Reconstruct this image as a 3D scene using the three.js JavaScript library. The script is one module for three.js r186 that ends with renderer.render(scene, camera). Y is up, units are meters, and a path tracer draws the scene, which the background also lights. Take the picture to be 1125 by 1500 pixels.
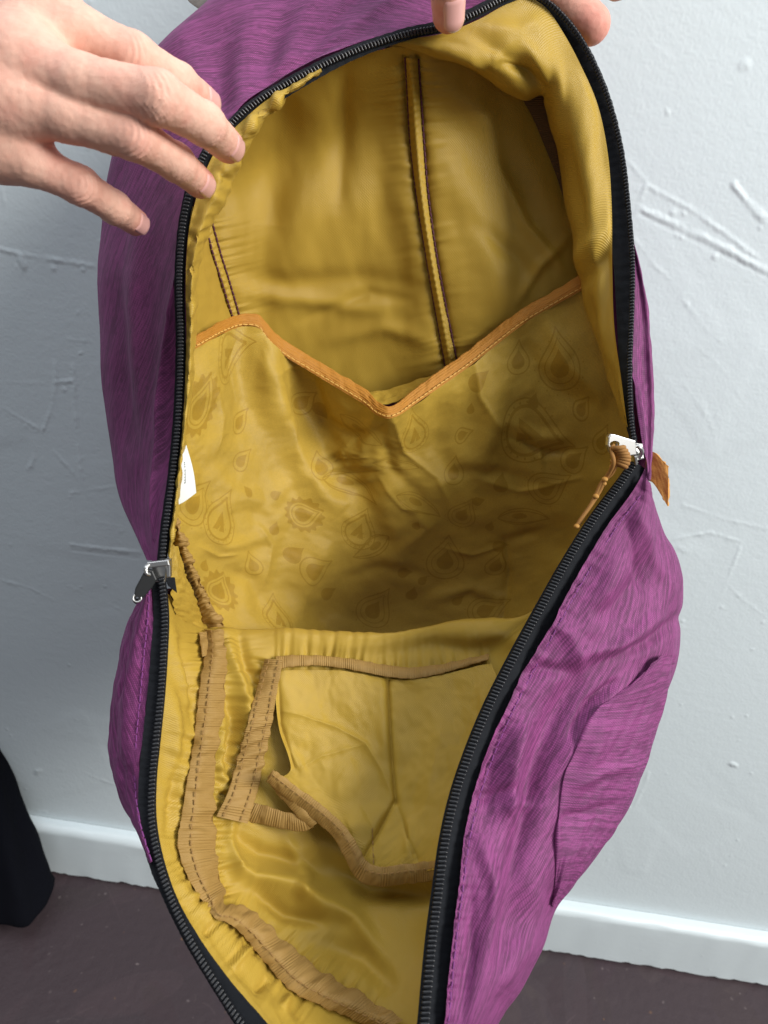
import * as THREE from 'three';
import { mergeGeometries } from 'three/addons/utils/BufferGeometryUtils.js';
import { RectAreaLightUniformsLib } from 'three/addons/lights/RectAreaLightUniformsLib.js';
import { createNoise2D, createNoise3D } from 'simplex-noise';

// ---------------------------------------------------------------- camera, light, exposure
const scene = new THREE.Scene();
const FOV = 72, CAM_H = 0.923, PITCH = 25, ROLL = 9, WALL_Z = -0.66;
const camera = new THREE.PerspectiveCamera(FOV, 768 / 1024, 0.02, 30);
camera.rotation.order = 'YXZ';
camera.position.set(0, CAM_H, 0);
camera.rotation.set(-PITCH * Math.PI / 180, 0, ROLL * Math.PI / 180);
camera.focus = 0.40; camera.userData.fStop = 13;
camera.updateMatrixWorld(true);
scene.add(camera);

scene.background = new THREE.Color(0.17, 0.175, 0.182);          // the rest of the pale room, out of frame
RectAreaLightUniformsLib.init();
const key = new THREE.RectAreaLight(0xfffcf6, 22, 1.6, 1.0);  // unseen window, up on the right behind the camera, lights the bag
const KEY_DIR = new THREE.Vector3(0.76, 0.54, 0.42).normalize();
key.position.set(0, 0.8, -0.33).addScaledVector(KEY_DIR, 3.0);
key.lookAt(0, 0.8, -0.33);
scene.add(key);
const overheadFill = new THREE.RectAreaLight(0xf2f7ff, 2.2, 3.0, 1.2);   // added fill light overhead, out of view, brightens the left wall
overheadFill.position.set(-0.9, 2.6, 0.0); overheadFill.lookAt(-0.9, 0, 0.0);
scene.add(overheadFill);

const renderer = new THREE.WebGLRenderer({ antialias: true });
renderer.toneMapping = THREE.LinearToneMapping;
renderer.toneMappingExposure = 1.14;
renderer.shadowMap.enabled = true;

// ---------------------------------------------------------------- helpers
function rng(seed) { let a = seed >>> 0; return () => { a = (a + 0x6D2B79F5) >>> 0; let t = a; t = Math.imul(t ^ (t >>> 15), t | 1); t ^= t + Math.imul(t ^ (t >>> 7), t | 61); return ((t ^ (t >>> 14)) >>> 0) / 4294967296; }; }
const n2 = createNoise2D(rng(11)), n3 = createNoise3D(rng(12));
const V = (x, y, z) => new THREE.Vector3(x, y, z);
const lerp = THREE.MathUtils.lerp, clamp = THREE.MathUtils.clamp, smooth = THREE.MathUtils.smoothstep;
const F = 750 / Math.tan(FOV * Math.PI / 360);
const EYE = camera.position.clone(), CM = camera.matrixWorld.clone(), CI = CM.clone().invert();
// a survey of the place: bearing (x, y) and depth d of a point, and back
const P = (x, y, d) => V((x - 562.5) / F * d, -(y - 750) / F * d, -d).applyMatrix4(CM);
const Q = (p) => { const c = p.clone().applyMatrix4(CI), d = -c.z; return [c.x / d * F + 562.5, 750 - c.y / d * F, d]; };
const fbm2 = (x, y, o = 3) => { let s = 0, a = 1, t = 0; for (let i = 0; i < o; i++) { s += a * n2(x + i * 17.3, y - i * 9.1); t += a; a *= 0.5; x *= 2.03; y *= 2.03; } return s / t; };

const counts = {};
function numbered(n) { const k = counts[n] = (counts[n] ?? -1) + 1; return k ? n + '_' + String(k).padStart(3, '0') : n; }
function mesh(name, geo, mat, parent, extra) {
  if (Array.isArray(geo)) geo = mergeGeometries(geo.map((g) => { const h = g.index ? g.toNonIndexed() : g; for (const k of Object.keys(h.attributes)) if (!['position', 'normal', 'uv'].includes(k)) h.deleteAttribute(k); return h; }));
  const base = parent?.userData.base;
  if (base) geo.translate(-base.x, -base.y, -base.z);
  const m = new THREE.Mesh(geo, mat); m.name = parent ? name : numbered(name); m.castShadow = m.receiveShadow = true;
  if (extra) Object.assign(m.userData, extra);
  (parent ? parent : scene).add(m);
  if (parent) { const b = base; m.userData.base = b; }
  return m;
}
// a part of a part: the parent is itself at the thing's origin, so the same base holds
function thing(name, label, category, base, group) {
  const g = new THREE.Group(); g.name = numbered(name); g.position.copy(base);
  g.userData = { label, category, base }; if (group) g.userData.group = group; scene.add(g); return g;
}
function cleanup() { scene.traverse((o) => { delete o.userData.base; delete o.userData.patch; }); }

// a curve through [x, y, d] points, evenly resampled
const KD = 2900;
function curve(pts, n) {
  const c = new THREE.CatmullRomCurve3(pts.map(([x, y, d]) => V(x, y, d * KD)), false, 'centripetal');
  c.arcLengthDivisions = 400;
  return c.getSpacedPoints(n).map((p) => [p.x, p.y, p.z / KD]);
}
function cr(a, b, c, d, t) { return 0.5 * (2 * b + (c - a) * t + (2 * a - 5 * b + 4 * c - d) * t * t + (3 * b - a - 3 * c + d) * t * t * t); }
function segDist(px, py, pts) {   // distance to a polyline, the side, and how far along (0..1)
  let best = 1e9, side = 1, along = 0; const n = pts.length - 1;
  for (let i = 0; i < n; i++) {
    const ax = pts[i][0], ay = pts[i][1], bx = pts[i + 1][0] - ax, by = pts[i + 1][1] - ay;
    const L = bx * bx + by * by || 1e-6, t = clamp(((px - ax) * bx + (py - ay) * by) / L, 0, 1);
    const dx = px - ax - bx * t, dy = py - ay - by * t, d = dx * dx + dy * dy;
    if (d < best) { best = d; side = Math.sign(bx * dy - by * dx) || 1; along = (i + t) / n; }
  }
  return [Math.sqrt(best), side, along];
}
// cloth: a sheet through section curves, with folds pushed out of it
function sheet(rows, o = {}) {
  const nu = o.nu ?? 160, nv = o.nv ?? 160, same = rows.every((r) => r.length === rows[0].length), ks = rows.map((r) => new THREE.CatmullRomCurve3(r.map(([x, y, d]) => V(x, y, d * KD)), false, 'centripetal'));
  // sections of equal count share one spacing, so that threads run square across
  const lead = ks[(rows.length - 1) >> 1]; lead.arcLengthDivisions = 400;
  const R = same ? ks.map((c) => Array.from({ length: nu + 1 }, (_, i) => { const p = c.getPoint(lead.getUtoTmapping(i / nu)); return [p.x, p.y, p.z / KD]; })) : rows.map((r) => curve(r, nu)), m = R.length;
  const W = nu + 1, H = nv + 1, N = W * H, pos = new Array(N), px = new Float32Array(N), py = new Float32Array(N);
  const at = (k, i) => { if (k < 0) return R[0][i].map((x, c) => 2 * x - R[1][i][c]); if (k >= m) return R[m - 1][i].map((x, c) => 2 * x - R[m - 2][i][c]); return R[k][i]; };
  for (let j = 0; j < H; j++) {
    const s = j / nv * (m - 1), k = Math.min(m - 2, Math.floor(s)), t = s - k;
    for (let i = 0; i < W; i++) {
      const a = at(k - 1, i), b = at(k, i), c = at(k + 1, i), d = at(k + 2, i), q = [0, 1, 2].map((n) => cr(a[n], b[n], c[n], d[n], t));
      pos[j * W + i] = P(...q); px[j * W + i] = q[0]; py[j * W + i] = q[1];
    }
  }
  const uv = new Float32Array(N * 2);   // in metres: mean lengths along and across
  const lu = [0], lv = [0];
  for (let i = 1; i < W; i++) { let s = 0; for (let j = 0; j < H; j += 4) s += pos[j * W + i].distanceTo(pos[j * W + i - 1]); lu.push(lu[i - 1] + s / Math.ceil(H / 4)); }
  for (let j = 1; j < H; j++) { let s = 0; for (let i = 0; i < W; i += 4) s += pos[j * W + i].distanceTo(pos[j * W - W + i]); lv.push(lv[j - 1] + s / Math.ceil(W / 4)); }
  for (let j = 0; j < H; j++) for (let i = 0; i < W; i++) { uv[(j * W + i) * 2] = lu[i]; uv[(j * W + i) * 2 + 1] = lv[j]; }
  const idx = []; 
  for (let j = 0; j < nv; j++) for (let i = 0; i < nu; i++) { const a = j * W + i; idx.push(a, a + W, a + 1, a + 1, a + W, a + W + 1); }
  const geo = new THREE.BufferGeometry(), buf = new Float32Array(N * 3);
  const put = () => { for (let k = 0; k < N; k++) pos[k].toArray(buf, k * 3); };
  put();
  geo.setAttribute('position', new THREE.BufferAttribute(buf, 3)); geo.setAttribute('uv', new THREE.BufferAttribute(uv, 2)); geo.setIndex(idx);
  geo.computeVertexNormals();
  let nn = geo.attributes.normal, facing = 0;
  for (let k = 0; k < N; k += 7) { const n = V().fromBufferAttribute(nn, k); facing += Math.sign(n.dot(V().subVectors(EYE, pos[k]))); }
  if (o.flip) facing = -facing;
  if (facing < 0) { const ix = geo.index.array; for (let k = 0; k < ix.length; k += 3) { const t = ix[k + 1]; ix[k + 1] = ix[k + 2]; ix[k + 2] = t; } geo.computeVertexNormals(); nn = geo.attributes.normal; }
  // folds: [polyline, half width, height in mm, kind]
  const folds = (o.folds ?? []).map(([pts, w, h, kind = 'g']) => ({ pts, w, h: h / 1000, kind, box: [Math.min(...pts.map((p) => p[0])) - 4 * w, Math.max(...pts.map((p) => p[0])) + 4 * w, Math.min(...pts.map((p) => p[1])) - 4 * w, Math.max(...pts.map((p) => p[1])) + 4 * w] }));
  for (let k = 0; k < N; k++) {
    let h = 0; const x = px[k], y = py[k];
    for (const f of folds) {
      if (x < f.box[0] || x > f.box[1] || y < f.box[2] || y > f.box[3]) continue;
      const [d, side, al] = segDist(x, y, f.pts), q = d / f.w; if (q > 4) continue;
      const ends = f.kind.includes('+') ? 1 : Math.sqrt(Math.max(0, Math.sin(Math.PI * clamp(al * 0.94 + 0.03, 0, 1))));
      if (f.kind[0] === 'g') h += f.h * Math.exp(-q * q) * ends;
      else if (f.kind[0] === 'c') h += f.h * Math.exp(-q * 1.6) * ends;          // sharp crease
      else if (f.kind[0] === 's') h += f.h * (side > 0 ? Math.exp(-q * 0.9) : Math.exp(-q * q * 9)) * ends;   // an overlap: steep on one side
    }
    const i = k % W, j = (k / W) | 0, mx = lu[i], my = lv[j];
    if (o.noise) for (const [amp, sx, sy, seed] of o.noise) h += amp / 1000 * fbm2(mx / sx * 1000 + seed, my / sy * 1000 + seed * 0.37, 2);
    if (o.fn) h += o.fn(i / nu, j / nv, mx, my, x, y);
    if (o.pin) { const e = Math.min(i, nu - i) / nu, g = Math.min(j, nv - j) / nv; h *= smooth(Math.min(o.pin & 1 ? e : 1, o.pin & 2 ? g : 1), 0, 0.05); }
    const n = V().fromBufferAttribute(nn, k); pos[k].addScaledVector(n, h);
  }
  put(); geo.attributes.position.needsUpdate = true; geo.computeVertexNormals();
  const qx = new Float32Array(N), qy = new Float32Array(N), qd = new Float32Array(N);
  for (let k = 0; k < N; k++) { const q = Q(pos[k]); qx[k] = q[0]; qy[k] = q[1]; qd[k] = q[2]; }
  const find = (x, y) => { let b = 1e9, w = 0; for (let k = 0; k < N; k++) { const d = (qx[k] - x) ** 2 + (qy[k] - y) ** 2 + qd[k] * 1500; if (d < b) { b = d; w = k; } } return w; };
  const patch = { geo, find, W, H, pos, uv, depth: (x, y) => qd[find(x, y)], at: (x, y) => { const k = find(x, y); return { p: pos[k].clone(), n: V().fromBufferAttribute(geo.attributes.normal, k), uv: [uv[2 * k], uv[2 * k + 1]] }; } };
  return patch;
}
// puckers that run off a sewn line: waves along it that die away from it
const pucker = (lines, amp, wave, reach, side = 0) => (u, v, mx, my, x, y) => { let h = 0; lines.forEach((l, i) => { const [d, sd, al] = segDist(x, y, l); if (d < reach * 4 && (!side || sd === side)) { const t = al * l.length * 40 / wave; h += amp / 1000 * Math.exp(-d / reach) * (n2(t * 1.3 + i * 7, 0.5) + 0.6 * n2(t * 2.7, i + d / reach * 0.3)); } }); return h; };
// points laid on sheets, lifted by mm towards the eye
const on = (s, pts, lift = 1) => pts.map(([x, y]) => [x, y, s.depth(x, y) - lift / 1000]);
// a line moved sideways; off is a number or a list spread along it
function aside(pts, off, dd = 0) {
  const n = pts.length;
  return pts.map((p, i) => {
    const a = pts[Math.max(0, i - 1)], b = pts[Math.min(n - 1, i + 1)], dx = b[0] - a[0], dy = b[1] - a[1], L = Math.hypot(dx, dy) || 1;
    let o = off; if (Array.isArray(off)) { const s = i / (n - 1) * (off.length - 1), k = Math.min(off.length - 2, Math.floor(s)); o = lerp(off[k], off[k + 1], s - k); }
    return [p[0] - dy / L * o, p[1] + dx / L * o, p[2] + dd];
  });
}
// small pieces along a line of [x,y,d]: cb(point, tangent, toEye) at every step metres
function along(pts, step, cb) {
  const c = new THREE.CatmullRomCurve3(pts.map((q) => P(...q)), false, 'centripetal'); c.arcLengthDivisions = 600;
  const L = c.getLength(), n = Math.max(1, Math.round(L / step));
  for (let i = 0; i < n; i++) { const u = (i + 0.5) / n, p = c.getPointAt(u), t = c.getTangentAt(u); cb(p, t, V().subVectors(EYE, p).normalize(), u, i); }
}
function placed(geo, p, x, y, z) { const g = geo.clone(); g.applyMatrix4(new THREE.Matrix4().makeBasis(x, y, z).setPosition(p)); return g; }
function stitches(pts, step, len, r) {
  const unit = new THREE.CapsuleGeometry(r, len, 2, 5), out = [], rr = rng(5);
  along(pts, step, (p, t, e) => { const s = V().crossVectors(t, e).normalize(), f = V().crossVectors(s, t); const tt = t.clone().addScaledVector(s, (rr() - 0.5) * 0.25).normalize(); const ss = V().crossVectors(tt, f).normalize(); out.push(placed(unit, p, ss, tt, V().crossVectors(ss, tt))); });
  return out;
}
function cord(pts, r, seg = 80, radial = 8) { return new THREE.TubeGeometry(new THREE.CatmullRomCurve3(pts.map((q) => P(...q)), false, 'centripetal'), seg, r, radial); }
function solidOutline(pts, thick, bevel, hole) {   // an outline of [x,y,d] points as a plate with bevelled edges
  const p3 = pts.map((q) => P(...q)), c = p3.reduce((a, p) => a.add(p), V()).multiplyScalar(1 / p3.length);
  const ex = V().subVectors(p3[1], p3[0]).normalize(); const nz = V().crossVectors(ex, V().subVectors(p3[Math.floor(pts.length / 2)], p3[0])).normalize(); if (nz.dot(V().subVectors(EYE, c)) < 0) nz.negate();
  const ey = V().crossVectors(nz, ex), to = (p) => { const d = V().subVectors(p, c); return new THREE.Vector2(d.dot(ex), d.dot(ey)); };
  const s = new THREE.Shape(p3.map(to));
  if (hole) { const h = to(P(...hole.c)); const path = new THREE.Path(); path.absellipse(h.x, h.y, hole.rx, hole.ry, 0, Math.PI * 2, true, hole.turn ?? 0); s.holes.push(path); }
  const g = new THREE.ExtrudeGeometry(s, { depth: thick, bevelEnabled: true, bevelThickness: bevel, bevelSize: bevel, bevelOffset: -bevel, bevelSegments: 2, curveSegments: 16 });
  g.translate(0, 0, -thick / 2);
  g.applyMatrix4(new THREE.Matrix4().makeBasis(ex, ey, nz).setPosition(c));
  return g;
}

// ---------------------------------------------------------------- textures
function dataTex(w, h, fn, srgb) {
  const a = new Uint8Array(w * h * 4);
  for (let y = 0; y < h; y++) for (let x = 0; x < w; x++) { const c = fn(x, y), k = (y * w + x) * 4; a[k] = c[0]; a[k + 1] = c[1]; a[k + 2] = c[2]; a[k + 3] = 255; }
  const t = new THREE.DataTexture(a, w, h); t.wrapS = t.wrapT = THREE.RepeatWrapping; t.magFilter = THREE.LinearFilter; t.minFilter = THREE.LinearFilter;
  if (srgb) t.colorSpace = THREE.SRGBColorSpace; t.needsUpdate = true; return t;
}
const rep = (t, mx, my) => { const c = t.clone(); c.repeat.set(1 / mx, 1 / my); c.needsUpdate = true; return c; };   // uv is in metres
const tileNoise = (seed, S) => { const r = rng(seed), g = Float32Array.from({ length: S * S }, () => r()); return (x, y) => { const ix = Math.floor(x), iy = Math.floor(y), fx = x - ix, fy = y - iy, w = (i, j) => g[(((j % S) + S) % S) * S + (((i % S) + S) % S)], a = fx * fx * (3 - 2 * fx), b = fy * fy * (3 - 2 * fy); return lerp(lerp(w(ix, iy), w(ix + 1, iy), a), lerp(w(ix, iy + 1), w(ix + 1, iy + 1), a), b); }; };
const tA = tileNoise(21, 64), tB = tileNoise(22, 128), tC = tileNoise(23, 256);
// twill: diagonal ribs
const twillTex = dataTex(256, 256, (x, y) => { const s = Math.sin((x + y * 1) / 256 * Math.PI * 2 * 20 + (tA(x / 8, y / 8) - 0.5) * 1.2), v = 128 + 70 * s + (tC(x, y) - 0.5) * 60; return [v, v, v]; });
const twill = rep(twillTex, 0.022, 0.022);
// melange: heathered streaks along v
function heather(seed) {
  const r = rng(seed), cols = Float32Array.from({ length: 256 }, () => r());
  return (x, y) => {   // 1024 px square = 0.22 m x 0.22 m
    const c = Math.floor(x / 3.2) % 320 % 256, e = (x % 3.2) / 3.2, edge = 0.5 + 0.5 * Math.cos((e - 0.5) * Math.PI * 1.6);
    const streak = tB(c * 37.5 + 0.5, y / 1024 * 28 + cols[c] * 91), fine = tC(x / 1.7, y / 12), broad = tA(c / 4, y / 1024 * 8);
    let k = smooth(streak * 0.36 + fine * 0.40 + broad * 0.05 + cols[(c * 7) % 256] * 0.32, 0.30, 0.86);
    return [k, edge];
  };
}
const hfn = heather(31);
const purpleMap = dataTex(1024, 1024, (x, y) => { const [k, e] = hfn(x, y), w = (0.78 + 0.22 * e) * (0.90 + 0.10 * Math.sin(y / 1024 * Math.PI * 2 * 170 + Math.floor(x / 3.2) * 3.14)), n = 1 + (tC(x, y) - 0.5) * 0.16; return [lerp(166, 119, k) * w * n, lerp(81, 59, k) * w * n, lerp(145, 105, k) * w * n]; }, true);
const purpleBump = dataTex(1024, 1024, (x, y) => { const [k, e] = hfn(x, y), v = 70 + 110 * e + 50 * Math.sin(y / 1024 * Math.PI * 2 * 170 + Math.floor(x / 3.2) * 3.14) - 30 * k; return [v, v, v]; });
// ribbed webbing: ribs across the length (v runs along)
const ribTex = dataTex(64, 256, (x, y) => { const v = 128 + 100 * Math.sin(y / 256 * Math.PI * 2 * 8) + (tC(x, y) - 0.5) * 40; return [v, v, v]; });
const weaveTex = dataTex(128, 128, (x, y) => { const v = 128 + 60 * Math.sin(x / 128 * Math.PI * 2 * 16) * Math.sin(y / 128 * Math.PI * 2 * 16) + (tC(x, y) - 0.5) * 70; return [v, v, v]; });

// ---------------------------------------------------------------- materials
const phys = (o) => new THREE.MeshPhysicalMaterial({ side: THREE.DoubleSide, ...o });
const C = (r, g, b) => new THREE.Color().setRGB(r, g, b);
const GOLD = C(0.465, 0.306, 0.046);
const M = {
  lining: phys({ color: GOLD, roughness: 0.37, specularIntensity: 0.6, sheen: 0.15, sheenColor: C(0.6, 0.45, 0.16), sheenRoughness: 0.45, bumpMap: twill, bumpScale: 0.00026 }),
  purple: phys({ color: 0xffffff, map: rep(purpleMap, 0.20, 0.20), roughness: 0.62, specularIntensity: 0.5, sheen: 0.35, sheenColor: C(0.8, 0.45, 0.75), sheenRoughness: 0.5, bumpMap: rep(purpleBump, 0.20, 0.20), bumpScale: 0.00022 }),
  zipTape: phys({ color: C(0.014, 0.016, 0.020), roughness: 0.78, specularIntensity: 0.35, bumpMap: rep(weaveTex, 0.010, 0.010), bumpScale: 0.0004 }),
  coil: phys({ color: C(0.011, 0.012, 0.0145), roughness: 0.3, specularIntensity: 1 }),
  brown: phys({ color: C(0.33, 0.195, 0.05), roughness: 0.7, sheen: 0.35, sheenColor: C(0.5, 0.35, 0.13), sheenRoughness: 0.5, bumpMap: rep(ribTex, 0.01, 0.0095), bumpScale: 0.0002 }),
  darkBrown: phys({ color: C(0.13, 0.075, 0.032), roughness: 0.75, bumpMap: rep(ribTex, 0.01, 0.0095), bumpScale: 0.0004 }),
  elastic: phys({ color: C(0.46, 0.195, 0.018), roughness: 0.6, sheen: 0.15, sheenColor: C(0.8, 0.45, 0.12), sheenRoughness: 0.5, bumpMap: rep(weaveTex, 0.016, 0.010), bumpScale: 0.0003 }),
  threadOrange: phys({ color: C(0.72, 0.42, 0.10), roughness: 0.6 }),
  threadBrown: phys({ color: C(0.30, 0.17, 0.05), roughness: 0.7 }),
  threadPurple: phys({ color: C(0.09, 0.018, 0.04), roughness: 0.7 }),
  threadPink: phys({ color: C(0.20, 0.04, 0.20), roughness: 0.7 }),
  silver: phys({ color: C(0.56, 0.56, 0.55), metalness: 1, roughness: 0.36 }),
  blackMetal: phys({ color: C(0.02, 0.021, 0.022), roughness: 0.42, metalness: 0.2 }),
  leather: phys({ color: C(0.58, 0.27, 0.055), roughness: 0.62, bumpMap: rep(weaveTex, 0.02, 0.02), bumpScale: 0.0001 }),
  cord: phys({ color: C(0.30, 0.14, 0.03), roughness: 0.75 }),
  cordLight: phys({ color: C(0.42, 0.21, 0.04), roughness: 0.7 }),
  grey: phys({ color: C(0.17, 0.155, 0.14), roughness: 0.8, bumpMap: rep(ribTex, 0.01, 0.012), bumpScale: 0.0004 }),
  cloth: phys({ color: C(0.0045, 0.005, 0.008), roughness: 0.95, specularIntensity: 0.15, bumpMap: rep(weaveTex, 0.01, 0.01), bumpScale: 0.0003 }),
};

// ================================================================ THE SETTING
const rayTo = (x, y, plane) => { const d = V().subVectors(P(x, y, 1), EYE); const t = plane === 'wall' ? (WALL_Z - EYE.z) / d.z : (0 - EYE.y) / d.y; return EYE.clone().addScaledVector(d, t); };
const WX0 = -1.6, WX1 = 1.6, WY1 = 2.4;
{ // plaster wall: trowel ridges, blobs and brush grain as relief
  const S = 2048, cw = 1.4, x0 = -0.7, y0 = 0.0;     // the detailed part of the relief map repeats mirrored beyond
  const cv = document.createElement('canvas'); cv.width = cv.height = S; const g = cv.getContext('2d');
  g.fillStyle = '#707070'; g.fillRect(0, 0, S, S);
  const toC = (x, y) => { const p = rayTo(x, y, 'wall'); return [(p.x - x0) / cw * S, S - (p.y - y0) / cw * S]; };
  const rr = rng(77);
  // broad trowelled planes: soft-edged quads of slightly different height
  for (let i = 0; i < 46; i++) {
    const cx = rr() * S, cy = rr() * S, w = 90 + rr() * 260, h = 50 + rr() * 190, a = (rr() - 0.5) * 1.6;
    g.save(); g.translate(cx, cy); g.rotate(a);
    const gr = g.createLinearGradient(-w / 2, -h / 2, w / 2, h / 2), up = rr() > 0.5 ? 255 : 0;
    gr.addColorStop(0, `rgba(${up},${up},${up},0.0)`); gr.addColorStop(0.85, `rgba(${up},${up},${up},0.3)`); gr.addColorStop(1, `rgba(${up},${up},${up},0.02)`);
    g.fillStyle = gr; g.beginPath(); g.moveTo(-w / 2, -h / 2 + rr() * 20); g.lineTo(w / 2, -h / 2 + rr() * 30); g.lineTo(w / 2 - rr() * 40, h / 2); g.lineTo(-w / 2 + rr() * 30, h / 2 - rr() * 30); g.closePath(); g.fill(); g.restore();
  }
  const soften = (r) => { const im = g.getImageData(0, 0, S, S), d = im.data, a = new Float32Array(S * S), b = new Float32Array(S * S); for (let k = 0; k < S * S; k++) a[k] = d[4 * k];
    for (const [src, dst, st, ln] of [[a, b, 1, S], [b, a, S, 1]]) for (let l = 0; l < S; l++) { let t = 0; const o = l * ln; for (let i = -r; i <= r; i++) t += src[o + clamp(i, 0, S - 1) * st]; for (let i = 0; i < S; i++) { dst[o + i * st] = t / (2 * r + 1); t += src[o + Math.min(S - 1, i + r + 1) * st] - src[o + Math.max(0, i - r) * st]; } }
    for (let k = 0; k < S * S; k++) d[4 * k] = d[4 * k + 1] = d[4 * k + 2] = a[k]; g.putImageData(im, 0, 0); };
  soften(6); soften(6);
  const ridge = (pts, w, a) => { // a raised lip of plaster with broken, beaded edges
    const q = pts.map(([x, y]) => toC(x, y));
    for (let i = 0; i + 1 < q.length; i++) {
      const n = Math.ceil(Math.hypot(q[i + 1][0] - q[i][0], q[i + 1][1] - q[i][1]) / 2);
      for (let k = 0; k < n; k++) {
        const t = k / n, x = lerp(q[i][0], q[i + 1][0], t), y = lerp(q[i][1], q[i + 1][1], t), s = w * 1.5 * (0.55 + 0.6 * Math.abs(fbm2(x / 26, y / 26 + w)));
        const al = a * clamp(0.5 + 0.9 * fbm2(x / 60 + 5, y / 60), 0.08, 1);
        g.fillStyle = `rgba(255,255,255,${al * 0.3})`; g.beginPath(); g.ellipse(x + (rr() - 0.5) * 2, y + (rr() - 0.5) * 2, s, s * 0.7, rr() * 3, 0, 7); g.fill();
        if (rr() < 0.02) { g.fillStyle = `rgba(255,255,255,${al * 0.6})`; g.beginPath(); g.arc(x + (rr() - 0.5) * 14, y + rr() * 12, 1.5 + rr() * 2.5, 0, 7); g.fill(); }
      }
    }
  };
  const groove = (pts, w, a) => { const q = pts.map(([x, y]) => toC(x, y)); g.strokeStyle = `rgba(0,0,0,${a})`; g.lineWidth = w; g.beginPath(); q.forEach(([x, y], i) => i ? g.lineTo(x, y) : g.moveTo(x, y)); g.stroke(); };
  // right of the bag
  ridge([[935, 305], [1040, 352], [1125, 398], [1200, 430]], 4, 0.9); ridge([[948, 272], [1010, 305], [1060, 340], [1110, 378]], 3, 0.7); ridge([[945, 272], [930, 320]], 2.5, 0.6);
  ridge([[915, 230], [948, 268]], 2.2, 0.5); ridge([[1075, 270], [1105, 310], [1125, 330]], 4, 0.9); ridge([[930, 350], [960, 390], [1000, 425]], 3, 0.5); ridge([[1000, 437], [1040, 490]], 3, 0.5);
  ridge([[1005, 425], [995, 440]], 3, 0.6); ridge([[1000, 560], [1030, 600], [1050, 640]], 3, 0.4); ridge([[1020, 570], [1040, 610]], 2, 0.4); ridge([[1100, 300], [1125, 322]], 5, 0.8);
  ridge([[985, 790], [1040, 780], [1088, 795]], 3, 0.9); ridge([[1090, 785], [1070, 840], [1045, 900]], 2.5, 0.6); ridge([[990, 800], [1010, 810]], 5, 0.6); ridge([[1000, 740], [1060, 760], [1125, 775]], 3, 0.35);
  ridge([[1060, 850], [1090, 880], [1125, 905]], 2, 0.4); ridge([[930, 1180], [945, 1150], [950, 1130]], 3, 0.35); ridge([[1085, 100], [1092, 90], [1098, 100]], 4, 0.5); ridge([[1070, 1118], [1080, 1122]], 5, 0.8);
  ridge([[1010, 500], [1050, 530], [1090, 590]], 2, 0.25); ridge([[950, 60], [990, 90]], 2, 0.2);
  // left of the bag
  ridge([[0, 365], [60, 378], [140, 390]], 3, 0.8); ridge([[2, 262], [8, 330]], 2.5, 0.7); ridge([[30, 376], [36, 395]], 6, 1); ridge([[80, 530], [82, 560], [75, 600], [62, 632]], 3, 0.6);
  ridge([[107, 535], [110, 600], [118, 690], [125, 715]], 3, 0.8); ridge([[62, 632], [30, 612], [0, 595]], 3, 0.4); ridge([[62, 632], [50, 670], [40, 690]], 3, 0.4); ridge([[80, 560], [108, 558]], 3, 0.8);
  ridge([[78, 660], [105, 690], [124, 712]], 3, 0.5); ridge([[104, 722], [170, 712]], 2.5, 0.8); ridge([[104, 722], [112, 765]], 2.5, 0.5); ridge([[104, 798], [150, 804], [208, 810]], 4, 1); ridge([[100, 858], [150, 880], [190, 900]], 2, 0.4);
  ridge([[140, 764], [180, 772]], 2, 0.4); ridge([[100, 498], [140, 500]], 2, 0.5); ridge([[0, 850], [40, 860], [80, 880]], 3, 0.3); ridge([[60, 1128], [52, 1132]], 6, 0.9); ridge([[88, 1127], [94, 1128]], 5, 0.8);
  ridge([[55, 1188], [70, 1190]], 4, 0.6); ridge([[110, 1125], [140, 1140], [170, 1150]], 3, 0.4); ridge([[0, 560], [70, 562]], 2, 0.25);
  groove([[107, 535], [112, 640]], 2, 0.12); groove([[104, 806], [205, 818]], 3, 0.2); groove([[935, 312], [1125, 406]], 3, 0.2);
  for (let k = 0; k < 26; k++) groove([[70 + k * 1.6, 585 + k * 3.4], [105 + k * 0.6, 590 + k * 3.3 + 14]], 1, 0.10);
  for (let i = 0; i < 22; i++) { const x = rr() * S, y = rr() * S, a = rr() * 6.3, l = 30 + rr() * 160; const q = [[x, y], [x + Math.cos(a) * l, y + Math.sin(a) * l * 0.6]]; g.strokeStyle = `rgba(255,255,255,${0.02 + rr() * 0.04})`; g.lineWidth = 5 + rr() * 9; g.beginPath(); g.moveTo(...q[0]); g.lineTo(...q[1]); g.stroke(); }
  for (let i = 0; i < 420; i++) { g.fillStyle = `rgba(255,255,255,${0.1 + rr() * 0.4})`; g.beginPath(); g.ellipse(rr() * S, rr() * S, 1 + rr() * 2.6, 1 + rr() * 2, rr() * 3, 0, 7); g.fill(); }
  soften(2);
  const im = g.getImageData(0, 0, S, S), d = im.data;      // roller grain
  for (let y = 0; y < S; y++) for (let x = 0; x < S; x++) { const k = (y * S + x) * 4, n = (tC(x / 3, y / 3) - 0.5) * 9 + (tB(x / 11, y / 8) - 0.5) * 8 + fbm2(x / 300, y / 300, 2) * 16; d[k] = clamp(d[k] + n, 0, 255); d[k + 1] = d[k + 2] = d[k]; }
  g.putImageData(im, 0, 0);
  const bump = new THREE.CanvasTexture(cv); bump.wrapS = bump.wrapT = THREE.MirroredRepeatWrapping;
  const wallMat = phys({ color: C(0.69, 0.775, 0.81), roughness: 0.55, specularIntensity: 0.5, bumpMap: bump, bumpScale: 0.0028 });
  const wg = new THREE.BoxGeometry(WX1 - WX0, WY1, 0.1); wg.translate((WX0 + WX1) / 2, WY1 / 2, WALL_Z - 0.05);
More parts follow.
